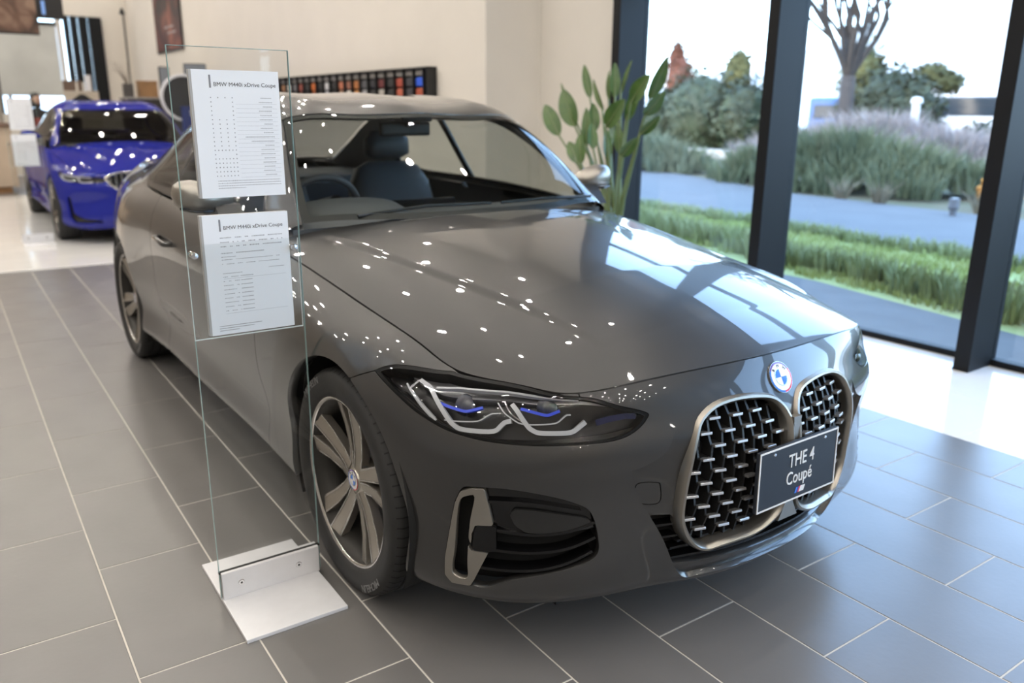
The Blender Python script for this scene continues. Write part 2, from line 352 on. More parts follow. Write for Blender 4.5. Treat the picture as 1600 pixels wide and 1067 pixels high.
def lay(me, mb, a, b, l, w, nm, on, dz=0.):
    p = lat(a, b)+Vector((0, 0, dz))
    if on: o = link(nm, me, floor, p, (0, 0, DL))
    else:
        V = [lat(a+dx*(l/2-.0024), b+dy*(w/2-.0024))+Vector((0, 0, dz)) for dx, dy in ((-1, -1), (1, -1), (1, 1), (-1, 1))]; mb.add(V, [(0, 1, 2, 3)])
ntile = 0
for c in range(-17, 12):
    b = (c-3+.5)*TW+TY; a0 = TA+(.3 if c % 2 else 0)+TL/2
    for n in range(-10, 25):
        a = a0+n*TL
        if lat(a, b).x < -6.5 or lat(a, b).x > 12.8: continue
        near = any(in_view(lat(a+dx*.3, b+dy*.15), 10) for dx in (-1, 0, 1) for dy in (-1, 1))
        hid = (-3.0 < a < .3 and -.6 < b < 1.5 and not (a > -.2 and b < .2))          # wholly under or behind the car
        lay(grey_me, rest, a, b, TL, TW, 'floor_tile', near and not hid); ntile += near and not hid
for k in (0, 1):                                                                           # white strip along the windows
    b = (12-3)*TW+TY+.298+.596*k
    for n in range(-8, 22):
        a = -.17+.6*n+.3; near = any(in_view(lat(a+dx*.3, b+dy*.3), 5) for dx in (-1, 1) for dy in (-1, 1)) and lat(a, b).x > -2.4
        lay(white_me, rest_w, a, b, .6, .596, 'white_tile', near)
for i in range(12):                                                                        # white display area under the blue car
    for j in range(-3, 8):
        a, b = -6.05-.3-.6*i, -1.25+.6*j
        near = b < .4 and in_view(lat(a, b), 30)
        lay(white_me, rest_w, a, b, .6, .596, 'white_tile', near, .006)
t = rest.build('outer_tiles', TILE, floor, fix=False); t['kind'] = 'stuff'
t = rest_w.build('outer_white_tiles', WHITE_T, floor, fix=False); t['kind'] = 'stuff'
pad = [lat(-6.05, -1.55), lat(-6.05, 3.2), lat(-13.25, 3.2), lat(-13.25, -1.55)]
MB().prism([(q.x, q.y) for q in pad], .0065, (0, 0, -.002), (1, 0, 0), (0, 1, 0), (0, 0, 1)).build('white_pad', WHITE_T, floor)
MB().box((X0, Y0, -.006), (-13.3, YW, -.001)).build('floor_margin', TILE_D, floor)
MB().box((-13.3, Y0, -.006), (-6.05, -1.60, -.001)).build('floor_margin', TILE_D, floor)
# ceiling with recessed downlights
ceiling = S(MB().box((X0, Y0, CEIL), (X1, YW+.3, CEIL+.1)).build('ceiling', CEILM))
LAMP = mat('downlight_glow', (1, 1, 1), .5, emit=(1., .93, .84), strength=500.)
lamp_v = [(.032*math.cos(2*pi*i/16), .032*math.sin(2*pi*i/16), -.012) for i in range(16)]
lamp_me = mesh('downlight_bulb', lamp_v, [tuple(range(15, -1, -1))], LAMP)
rg = MB().lathe([(.041, -.010), (.043, -.018), (.062, -.018), (.066, -.001)], 20, 'z'); ring_me = mesh('downlight_ring', rg.v, rg.f, mat('lamp_ring', (.6, .58, .55), .4))
for i in range(31):
    for j in range(9):
        x = 12.5-1.0*i; y = -5.7+.98*j+(.3 if i % 2 else 0)
        if x < X0+.4 or y > 2.3: continue
        r = link('downlight', ring_me, ceiling, (x, y, CEIL)); link('bulb', lamp_me, r, (0, 0, 0))
# walls
S(MB().box((-4.17, 3.0, 0), (-3.0, YW+.02, CEIL)).build('wall_corner', BEIGE))
WALL2 = S(MB().bbox((X0, 2.4, -.02), (-4.17, 3.3, CEIL), .012).build('wall_right', BEIGE))
S(MB().box((X1, Y0, 0), (X1+.1, YW, CEIL)).build('wall_front', mat('taupe_wall', (.34, .30, .26), .7, noise=.05)))
S(MB().box((X0, Y0-.1, 0), (X1, Y0, CEIL)).build('wall_left', mat('taupe_wall', (.34, .30, .26), .7, noise=.05)))
far = MB(); far.box((X0-.2, 1.90, 0), (X0, 2.5, CEIL)); far.box((X0-.2, 1.02, 0), (X0, 1.12, CEIL)); far.box((X0-.2, -.15, 0), (X0, 1.9, 1.25)); far.box((X0-.2, -.15, 3.2), (X0, 1.9, CEIL))
S(far.build('wall_back', mat('pale_wall', (.72, .68, .62), .75)))
S(MB().box((X0-.2, -6.5, 0), (X0, -.15, CEIL)).build('wall_back_left', mat('taupe_wall', (.34, .30, .26), .7)))
MB().box((-4.17, 2.388, 0), (-4.158, 3.0, .08)).build('baseboard', BEIGE, WALL2)
MB().box((X0, 2.385, 0), (-4.17, 2.4, .08)).build('baseboard', BEIGE, WALL2)
# window wall: deep black mullions, transoms, panes
MX = [-2.93+1.455*k for k in range(11)]
for i, x in enumerate(MX):
    w = S(MB().bbox((x-.045, 2.772, -.02), (x+.04, YW+.03, CEIL), .004).build('window_%d' % (i+1), FRAME))
    MB().box((x-.046, 2.768, 0), (x+.041, 2.90, .012)).build('mullion_foot', FRAME, w)
    nx = MX[i+1] if i+1 < len(MX) else X1
    MB().box((x+.04, YW-.03, -.02), (nx-.045, YW+.04, .035)).build('bottom_rail', FRAME, w)
    for z0, z1, d in ((2.28, 2.33, .06), (3.08, 3.17, .14), (3.66, 3.71, .06)): MB().box((x+.04, YW-d, z0), (nx-.045, YW+.04, z1)).build('transom', FRAME, w)
    for z0, z1, m in ((.035, 2.28, PANE), (2.33, 3.08, PANE), (3.17, 3.66, FROST), (3.71, CEIL, FROST)): MB().box((x+.04, YW-.02, z0), (nx-.045, YW-.01, z1)).build('pane', m, w)
x = -2.93; S(MB().box((-3.0, 2.98, 0), (-2.975, YW+.03, CEIL)).build('trim_1', mat('wall_edge_trim', (.55, .52, .48), .5)))
# far windows with dark fins and a roller blind
w = S(MB().box((X0-.12, -.15, 1.25), (X0-.06, -.10, 3.2)).build('window_7', FRAME))
for y, hw in ((.03, .03), (1.22, .045), (1.36, .06), (1.53, .075), (1.76, .12)): MB().box((X0-.14, y-hw, 1.25), (X0-(.04 if y < 1 else -.06), y+hw, 3.2)).build('window_fin', FRAME, w)
MB().box((X0-.10, -.15, 1.25), (X0-.09, 1.9, 3.2)).build('pane', PANE, w)
BL = mat('roller_blind_cloth', (.60, .62, .60), .8, noise=.25, nscale=1.1); BL.node_tree.nodes['Principled BSDF'].inputs['Transmission Weight'].default_value = 0
blind = thing('roller_blind', (X0+.05, .5, 0), 0, 'pale translucent roller blind drawn down over the far window', 'blind')
MB().box((0, -.62, 1.62), (.006, .50, 3.0)).build('blind_cloth', BL, blind); MB().tube([(.0, -.64, 3.02), (.0, .52, 3.02)], .035, 10).build('blind_roller', FRAME, blind); MB().box((-.004, -.62, 1.60), (.012, .50, 1.625)).build('bottom_bar', mat('alu', (.6, .6, .6), .4, .8), blind)
MB().box((X0-.02, 1.35, .02), (X0-.0, 1.4, 3)).build('wall_slot', FRAME, bpy.data.objects['wall_back'])
# ---------------------------------------------------------------- outside the windows
CONC = mat('concrete_paving', (.125, .13, .135), .85, noise=.2, nscale=3); PATH = mat('concrete_path', (.115, .118, .122), .85, noise=.15, nscale=1.5)
SOIL = mat('garden_ground', (.09, .095, .05), .95, noise=.4, nscale=1.3, color2=(.13, .11, .07)); LAWN = mat('lawn_ground', (.30, .36, .13), .95, noise=.3, nscale=2., color2=(.38, .40, .18))
def slab(name, pts, z0, z1, m, label=None, cat=None, kind='structure'):
    o = MB().prism(pts, z1-z0, (0, 0, z0), (1, 0, 0), (0, 1, 0), (0, 0, 1)).build(name, m); o['kind'] = kind
    return tag(o, label, cat)
slab('garden_ground', [(-60, YW+.05), (14, YW+.05), (14, 60), (-60, 60)], -.5, -.10, SOIL)
slab('paving', [(-20, YW+.05), (14, YW+.05), (14, 3.6), (0, 4.0), (-2.1, 4.52), (-20, 6.0)], -.12, -.05, CONC)
slab('lawn', [(-20, 6.0), (-2.1, 4.52), (0, 4.0), (14, 3.6), (14, 5.2), (-2.1, 6.85), (-7.5, 7.4), (-20, 9.1)], -.12, -.06, LAWN)
slab('garden_path', [(-30, 10.6), (-7.5, 7.4), (-2.1, 6.85), (14, 5.2), (14, 9.2), (-3.8, 10.9), (-7.2, 11.3), (-14, 14), (-30, 22)], -.12, -.05, PATH)
slab('street', [(-60, 30), (14, 26), (14, 34), (-60, 42)], -.12, -.06, mat('asphalt', (.09, .09, .095), .9))
LAWN_OBJ = bpy.data.objects['lawn']
def blades(name, spots, m, label, cat, lean=.35, kind='stuff', width=.008, parent=None):
    """spots: (x, y, z, height, spread, count)"""
    rnd = random.Random(len(spots)*7+len(name)); V = []; F = []
    for x, y, z, h, sp, n in spots:
        for _ in range(n):
            a = rnd.uniform(0, 2*pi); r = sp*math.sqrt(rnd.random()); hh = h*rnd.uniform(.55, 1.15); l = lean*hh*rnd.uniform(.2, 1.3); b = a+rnd.uniform(-.8, .8)
            bx, by = x+r*math.cos(a), y+r*math.sin(a); w = width*rnd.uniform(.7, 1.5); c = rnd.uniform(0, pi); wx, wy = w*math.cos(c), w*math.sin(c); k = len(V)
            mx, my, tx, ty = bx+l*.4*math.cos(b), by+l*.4*math.sin(b), bx+l*math.cos(b), by+l*math.sin(b)
            V += [(bx-wx, by-wy, z), (bx+wx, by+wy, z), (mx+wx, my+wy, z+hh*.62), (mx-wx, my-wy, z+hh*.62), (tx, ty, z+hh)]
            F += [(k, k+1, k+2, k+3), (k+3, k+2, k+4)]
    o = obj(name, V, F, m, parent); return tag(o, label, cat, kind=kind)
rnd = random.Random(3)
GR = mat('grass_blade', (.34, .40, .14), .8, noise=.35, nscale=.8, color2=(.44, .45, .20)); GR2 = mat('dark_grass_blade', (.24, .28, .13), .8, noise=.4, nscale=1., color2=(.36, .38, .20))
PINK = mat('pink_grass_plume', (.26, .22, .225), .9, noise=.3, nscale=1.5, color2=(.31, .285, .26)); STRAW = mat('straw_grass', (.22, .19, .13), .9, noise=.3, nscale=2)
sp = []
for _ in range(900):
    t = rnd.random(); x = rnd.uniform(-9, 2.5); yb = 4.25-.22*x if x < 0 else 4.1; yt = 6.7-.09*x
    y = yb+(yt-yb)*rnd.random(); sp.append((x, y, -.06, .07, .14, 22))
blades('grass_blades', sp, GR, None, None, parent=LAWN_OBJ)
sp = [(x, (4.3-.24*x if x < 0 else 4.2)+rnd.uniform(0, .28), -.06, .24, .13, 60) for x in np.arange(-8, 1.5, .10)]+[(x, 6.65-.10*x+rnd.uniform(-.2, .1), -.06, .15, .12, 55) for x in np.arange(-9, 1.0, .11)]
blades('edging_grass', sp, GR2, None, None, parent=LAWN_OBJ)
def mound(name, cx, cy, rx, ry, h, n, m, label, tuft=.6, cnt=80):
    s_ = []
    for _ in range(n):
        a = rnd.uniform(0, 2*pi); r = math.sqrt(rnd.random()); x, y = cx+rx*r*math.cos(a), cy+ry*r*math.sin(a); s_.append((x, y, -.1+h*(1-r*r)*.35, tuft*(1.1-.5*r), .30, cnt))
    return blades(name, s_, m, label, 'grass', .55, width=.012)
mound('ornamental_grass', -7.7, 13.5, 3.0, 1.5, 1.2, 130, mat('clump_blade', (.075, .10, .055), .8, noise=.4, nscale=1., color2=(.13, .15, .08)), 'dark green clump of ornamental grass beyond the path', .8)
mound('plume_grass', -9.6, 17.6, 3.9, 1.5, 1.3, 140, PINK, 'pinkish feathery plume grass rising behind the green clump', 1.05, 110)
mound('pale_grass', -14.6, 13.9, 2.9, 1.0, 1.0, 90, mat('pale_grass_blade', (.19, .215, .135), .9, noise=.3, nscale=1.2), 'pale green feathery grass clump seen left of the middle mullion', .75)
blades('straw_tuft', [(-5.5, 11.15, -.1, .42, .08, 60), (-6.3, 11.3, -.1, .42, .08, 60), (-3.9, 11.2, -.1, .4, .08, 50)], STRAW, 'straw coloured grass tufts along the far edge of the path', 'grass', .7)
def leafy(V, F, c, r, n, size, rnd, squash=1.):
    for _ in range(n):
        d = Vector((rnd.gauss(0, 1), rnd.gauss(0, 1), rnd.gauss(0, 1))).normalized(); q = rnd.uniform(.72, 1.08); p = Vector((c[0]+d.x*r[0]*q, c[1]+d.y*r[1]*q, c[2]+d.z*r[2]*q))
        a = Vector((rnd.gauss(0, 1), rnd.gauss(0, 1), rnd.gauss(0, .6))).normalized(); b = a.cross(d+Vector((.01, .3, .2))).normalized(); s = size*rnd.uniform(.6, 1.4); k = len(V)
        V += [p-a*s, p+b*s*.45, p+a*s, p-b*s*.45]; F.append((k, k+1, k+2, k+3))
def shrub(name, blobs, m, label, cat='shrub', size=.10, n=900, seed=1, trunk=True, group=None):
    rnd_ = random.Random(seed); c0 = blobs[0][0]; root = thing(name, (c0[0], c0[1], -.1), 0, label, cat, group); V = []; F = []
    for c, r in blobs: leafy(V, F, (c[0]-c0[0], c[1]-c0[1], c[2]+.1), r, n, size, rnd_)
    f_ = obj('foliage', V, F, m, root); f_['kind'] = 'stuff'
    cm = MB()
    for c, r in blobs:
        bm = bmesh.new(); bmesh.ops.create_icosphere(bm, subdivisions=2, radius=.8); cm.add([(v.co.x*r[0]+c[0]-c0[0], v.co.y*r[1]+c[1]-c0[1], v.co.z*r[2]+c[2]+.1) for v in bm.verts], [[v.index for v in q.verts] for q in bm.faces]); bm.free()
    cm.build('crown', m, root, smooth=True)
    if trunk: MB().tube([(0, 0, 0), (.02, .01, c0[2]*.5), (0, 0, c0[2])], [.09, .07, .05], 7).build('trunk', mat('bark', (.10, .075, .055), .9, noise=.3, nscale=12), root)
    return root
HEDGE = mat('hedge_leaf', (.022, .036, .019), .7, noise=.4, nscale=.9, color2=(.05, .062, .028)); YEL = mat('yellow_green_leaf', (.11, .10, .025), .8, noise=.4, nscale=1., color2=(.05, .06, .02)); RUST = mat('rust_leaf', (.19, .065, .035), .8, noise=.3, nscale=1.)
shrub('evergreen_shrub', [((-21.0, 24, 1.3), (1.9, 1.6, 1.9)), ((-19.0, 24.3, 1.2), (1.5, 1.4, 1.5)), ((-22.8, 24.2, .9), (1.4, 1.4, 1.5))], HEDGE, 'broad dark evergreen hedge seen just right of the indoor plant', seed=2, n=1500, size=.13)
shrub('evergreen_shrub', [((-13.05, 24, 1.6), (1.2, 1.2, 1.4)), ((-13.4, 24, .9), (1.1, 1.1, 1.0))], HEDGE, 'round dark evergreen bush right of the bare tree', seed=3, n=1500, size=.12)
shrub('evergreen_shrub', [((-11.3, 22, 1.3), (.95, 1, 1.2)), ((-11.1, 22, .6), (.8, .9, .9))], HEDGE, 'dark bush with yellowing top next to the white post', seed=4, n=1400, size=.12)
shrub('yellow_shrub', [((-12.9, 26, 2.6), (.6, .5, .45)), ((-12.3, 26, 2.4), (.45, .4, .35))], YEL, 'yellow green treetop showing above the rightmost dark bush', seed=5, n=500, size=.10)
shrub('yellow_shrub', [((-15.4, 26, 2.4), (.8, .8, 1.6))], YEL, 'tall yellow green tree behind the bare tree trunk', seed=6, n=900, size=.12)
shrub('yellow_shrub', [((-23.4, 29, 3.0), (.8, .7, 1.3))], YEL, 'yellowing tree beside the street lamp post', seed=7, n=700, size=.12)
shrub('rust_tree', [((-24.6, 26.5, 2.6), (.7, .7, 1.5)), ((-24.8, 26.5, 3.6), (.3, .3, .8))], RUST, 'rust coloured conical tree behind the hedge', 'tree', seed=8, n=900, size=.11)
shrub('low_shrub', [((-8.9, 21.4, .5), (.65, .7, .7))], HEDGE, 'low dark shrub at the right edge by the third mullion', seed=9, n=900, size=.10)
shrub('orange_shrub', [((-4.0, 12.0, .24), (.32, .28, .26))], mat('orange_leaf', (.62, .27, .04), .8, noise=.4, nscale=3.), 'small glowing orange shrub in front of the right mullion', seed=10, n=600, size=.05, trunk=False)
shrub('green_shrub', [((.55, 5.2, .55), (.45, .45, .7))], HEDGE, 'dark green shrub outside the rightmost window', seed=11, n=1200, size=.06)
# bare tree
def bare_tree(loc, label, h=2.2, seed=1, r0=.17, levels=5, lean=.0, name='bare_tree'):
    rt = thing(name, loc, 0, label, 'tree'); rnd_ = random.Random(seed); bk = mat('grey_bark', (.050, .042, .038), .9, noise=.35, nscale=10)
    MB().tube([(0, 0, -.05), (.03, 0, h*.5), (lean, .02, h)], [r0*1.25, r0, r0*.9], 10).build('trunk', bk, rt, smooth=True)
    def grow(p, d, L, r, lv):
        mb = MB(); pts = [p]; q = Vector(p); dd = Vector(d)
        for k in range(3): dd = (dd+Vector((rnd_.uniform(-.16, .16), rnd_.uniform(-.16, .16), rnd_.uniform(.0, .14)))).normalized(); q = q+dd*L/3; pts.append(q.copy())
        out.tube(pts, [r, r*.88, r*.76, r*.62], 6 if lv > 2 else 4, caps=False)
        if lv > 0:
            for _ in range(rnd_.choice((2, 3)) if lv > 1 else 3):
                e = (dd+Vector((rnd_.uniform(-.75, .75), rnd_.uniform(-.75, .75), rnd_.uniform(-.1, .45)))).normalized(); grow(pts[rnd_.choice((2, 3))], e, L*rnd_.uniform(.62, .85), r*.6, lv-1)
    for k in range(8):
        out = MB(); a = 2*pi*k/8+.4; grow(Vector((lean, .02, h-.05)), Vector((math.cos(a)*.55, math.sin(a)*.55, 1.)).normalized(), 1.35*r0/.17, r0*.46, levels-1); out.build('branch', bk, rt, smooth=True, fix=False)
    return rt
bare_tree((-12.0, 19.9, -.1), 'leafless tree with forking branches behind the plume grass', 2.5, 5, .22, 5)
bare_tree((-24.5, 22.5, -.1), 'thin leafless tree left of the rust coloured tree', 2.6, 8, .08, 4)
bare_tree((-7.6, 22.5, -.1), 'slim leafless tree partly hidden by the right mullion', 2.6, 4, .09, 4)
lp = thing('street_lamp', (-21.4, 27.5, -.1), 0, 'tall pale street lamp post beside the middle mullion', 'street lamp')
MB().tube([(0, 0, 0), (0, 0, 2.9)], [.17, .15], 10).build('lower_pole', mat('lamp_post_blue', (.45, .52, .58), .5), lp); MB().tube([(0, 0, 2.9), (0, 0, 7)], [.09, .07], 8).build('upper_pole', mat('lamp_post_white', (.7, .7, .7), .5), lp); MB().tube([(0, 0, 6.9), (.9, 0, 7.2)], .06, 6).build('arm', MATS['lamp_post_white'], lp); MB().bbox((.7, -.12, 7.12), (1.4, .12, 7.25), .03).build('lamp_head', MATS['lamp_post_white'], lp)
wp = thing('white_post', (-9.97, 20, -.1), 0, 'short white post between the two dark bushes', 'post'); MB().tube([(0, 0, 0), (0, 0, 1.75)], [.12, .10], 10).build('shaft', MATS['lamp_post_white'], wp); MB().lathe([(.001, 1.92), (.12, 1.9), (.15, 1.78), (.12, 1.74)], 14).build('cap', MATS['lamp_post_white'], wp)
bo = thing('garden_spotlight', (-3.94, 10.45, -.1), 0, 'small grey spotlight on the grass beside the path', 'lamp'); MB().lathe([(.001, .30), (.07, .30), (.075, .16), (.05, .13), (.04, .0), (.06, -.0)], 14).build('housing', mat('spot_grey', (.12, .12, .13), .5), bo); MB().lathe([(.001, .305), (.06, .302)], 14).build('glass', mat('spot_glass', (.3, .3, .32), .1), bo)
def vehicle(name, loc, L, H, m, label, cat):
    v = thing(name, loc, 0, label, cat); MB().bbox((0, 0, .35), (L, 1.9, H), .15).build('body', m, v); MB().bbox((.3, -.02, H*.55), (L-.3, 1.92, H*.85), .08).build('window_band', mat('far_glass', (.03, .04, .05), .1), v)
    for wx in (L*.2, L*.8):
        for y in (.02, 1.7): MB().lathe([(.001, 0), (.33, 0), (.33, .2), (.001, .2)], 18, 'y', (wx, y, .33)).build('wheel', mat('far_tyre', (.02, .02, .02), .8), v)
    return v
vehicle('white_van', (-16.2, 31, -.06), 4.6, 2.5, mat('white_van_paint', (.7, .7, .7), .3, coat=.5), 'white van on the far street by the right mullion', 'van')
vehicle('blue_truck', (-22.4, 33, -.06), 3.0, 2.2, mat('blue_van_paint', (.03, .10, .28), .3, coat=.5), 'blue vehicle glimpsed behind the bare tree trunk', 'van')
vehicle('yellow_cab', (-36, 34, -.06), 4.4, 1.5, mat('cab_paint', (.8, .45, .03), .3, coat=.5), 'yellow car low behind the hedge beside the indoor plant', 'car')
kb = slab('garden_kerb', [(-20, 20.4), (6, 18.6), (6, 19.0), (-20, 20.8)], -.12, .18, mat('kerb_stone', (.4, .38, .35), .9), 'low stone kerb along the far side of the garden', 'kerb', kind='structure')
hill = MB(); hp = [(-260, 0), (-200, 14), (-150, 22), (-110, 34), (-70, 30), (-30, 22), (20, 12), (60, 0)]
hill.prism(hp, 40, (0, 220, -1), (1, 0, 0), (0, 0, 1), (0, 1, 0)).build('hills', mat('hazy_hill', (.45, .52, .56), .95))['kind'] = 'structure'
# ---------------------------------------------------------------- grey coupe
GREY = mat('grey_paint', (.019, .0187, .0185), .35, .0, coat=1.0, coat_rough=.015)
BLACK_GLOSS = mat('black_gloss', (.004, .004, .0045), .12, spec=.45)
BLACK = mat('black_plastic', (.012, .012, .012), .45)
DARK = mat('dark_cavity', (.006, .006, .006), .8)
CERIUM = mat('bronze_grey_metal', (.34, .32, .285), .30, .85)
CHROME = mat('chrome', (.75, .75, .76), .12, 1.)
RUBBER = mat('tyre_rubber', (.018, .018, .018), .62, bump=.05, bscale=90)
ALLOY = mat('alloy_bronze_grey', (.46, .425, .37), .32, .85)
BARREL = mat('wheel_barrel_dark', (.035, .033, .03), .5, .5)
ALLOY_CUT = mat('alloy_machined', (.62, .60, .57), .22, .95)
STEEL = mat('brake_steel', (.32, .32, .32), .35, .9)
BLUECAL = mat('blue_brake_caliper', (.015, .03, .22), .35, coat=.5)
WIND = glass_mat('windscreen_glass', (.76, .79, .775))
SIDEGLASS = glass_mat('side_glass', (.66, .69, .68))
REARGLASS = glass_mat('rear_glass', (.40, .42, .42))
LENS = glass_mat('headlight_lens', (.93, .94, .95))
WHITE_L = mat('white_light_guide', (.44, .45, .47), .22, coat=.6)
CHROME_D = mat('headlight_silver', (.22, .22, .23), .3, .8)
BLUE_L = mat('blue_laser_trim', (.03, .07, .62), .25, coat=.8)
LEATHER = mat('dark_leather', (.06, .064, .072), .5, bump=.08, bscale=120)
DASHM = mat('dashboard_plastic', (.085, .088, .088), .55)
LINER = mat('headliner', (.26, .25, .235), .85)
RED_T = mat('red_tail_lamp', (.25, .004, .006), .15, coat=1.)
WHITE_P = mat('white_print', (.80, .80, .80), .5)
AX_F, AX_R, WR, WZ, ARCH = 0.0, -2.851, .333, .333, .362
HL = [(4.7561,.6379),(4.8012,.6876),(4.9026,.7527),(4.9467,.7716),(5.1269,.7800),(5.3332,.7595),(5.4286,.6934),(5.4983,.6501),(5.4988,.6269),(5.4672,.5914),(5.4136,.5699),(5.2939,.5660),(5.1766,.5665),(5.0767,.5660),(5.0015,.5688),(4.9204,.5869),(4.8434,.6133)]
HLP = round_poly(HL, 5, (0,))
KID_HZ = [(.013,.585),(.018,.621),(.037,.651),(.067,.668),(.119,.677),(.183,.680),(.245,.672),(.293,.647),(.314,.615),(.331,.569),(.341,.507),(.345,.439),(.343,.388),(.325,.343),(.295,.308),(.263,.294),(.23,.299),(.168,.304),(.12,.309),(.070,.326),(.034,.355),(.018,.395),(.013,.46)]
SIDE_IN = [(5.076,.1343),(5.05,.16),(5.035,.22),(5.055,.33),(5.073,.40),(5.1,.414),(5.174,.419),(5.2514,.3986),(5.3165,.3651),(5.3514,.3317),(5.3654,.2615),(5.3579,.2083),(5.2832,.1845),(5.1706,.1619),(5.1091,.1326)]
GILL_OUT = [(5.1288,.4151),(5.0964,.4105),(5.070,.3945),(5.0566,.3606),(5.0392,.2853),(5.0157,.1872),(5.011,.1428),(5.0258,.1239),(5.0719,.1285),(5.0855,.1493),(5.1278,.2258),(5.0841,.2232),(5.0945,.2727),(5.1031,.2966),(5.1453,.3006),(5.1389,.3593)]
BLADE = [(5.457,.4329),(5.4728,.3694),(5.5244,.2502),(5.6006,.0972)]
def upper_shell(root, paint, green, lod, wind=None):
    # ---- upper shell
    gu = np.linspace(0, green.u[-1], int(300/lod)); gv = np.linspace(0, green.v[-1], int(120/lod)); Xg = green.grid(gu, gv); GU, GV = np.meshgrid(gu, gv)
    ku, kv = green.u, green.v
    # distance inside each opening, measured in (u, v)
    ws = np.minimum.reduce([GV-kv[3]-.012-.0*GU, ku[2]-.035-GU+.06*np.clip((kv[5]-GV)/.6, 0, 1)*0, GU-.004])
    rw = np.minimum.reduce([GV-kv[3]-.02, GU-ku[5]-.01, ku[7]-.02-GU])
    swp = round_poly([(.10, kv[0]+.012),(ku[2], kv[0]+.016),(ku[4], kv[0]+.016),(ku[5]+.02, kv[0]+.022),(ku[5]+.20, kv[0]+.075),(ku[5]+.06, kv[1]+.06),(ku[4]+.12, kv[2]-.035),(ku[3], kv[2]-.028),(ku[2], kv[2]-.03),(ku[1]+.03, kv[2]-.045),(.22, kv[1]-.01)], 5, (0,))
    sw = poly_sd(swp, GU, GV)
    roofcut = np.minimum.reduce([-ws-.004, -rw-.004, -sw-.006, GV-.002])
    skin('roof_and_pillars', Xg, roofcut, paint, root, (-1, 1), .02)
    skin('headliner', Xg, np.minimum(roofcut, 1)+.0, LINER, root, (-1, 1), 0, offset=-.028)
    skin('windshield', Xg, ws, wind or WIND, root, (-1, 1), 0)
    frit = np.minimum(ws, .028-np.minimum.reduce([GV-kv[3]-.012, ku[2]-.035-GU, GU-.004]))
    skin('windshield_border', Xg, frit, BLACK, root, (-1, 1), 0, offset=-.004)
    skin('rear_window', Xg, rw, REARGLASS, root, (-1, 1), 0)
    bpl = np.abs(GU-ku[4]+.10)-.025
    for s in (-1, 1):
        skin('side_window', Xg, np.minimum(sw, 1), SIDEGLASS, root, (s,), 0)
        skin('window_trim', Xg, .010-np.abs(sw+.002), BLACK_GLOSS, root, (s,), .01, offset=.001)
        skin('window_trim', Xg, np.minimum(sw, -bpl), BLACK_GLOSS, root, (s,), .01, offset=.0015)
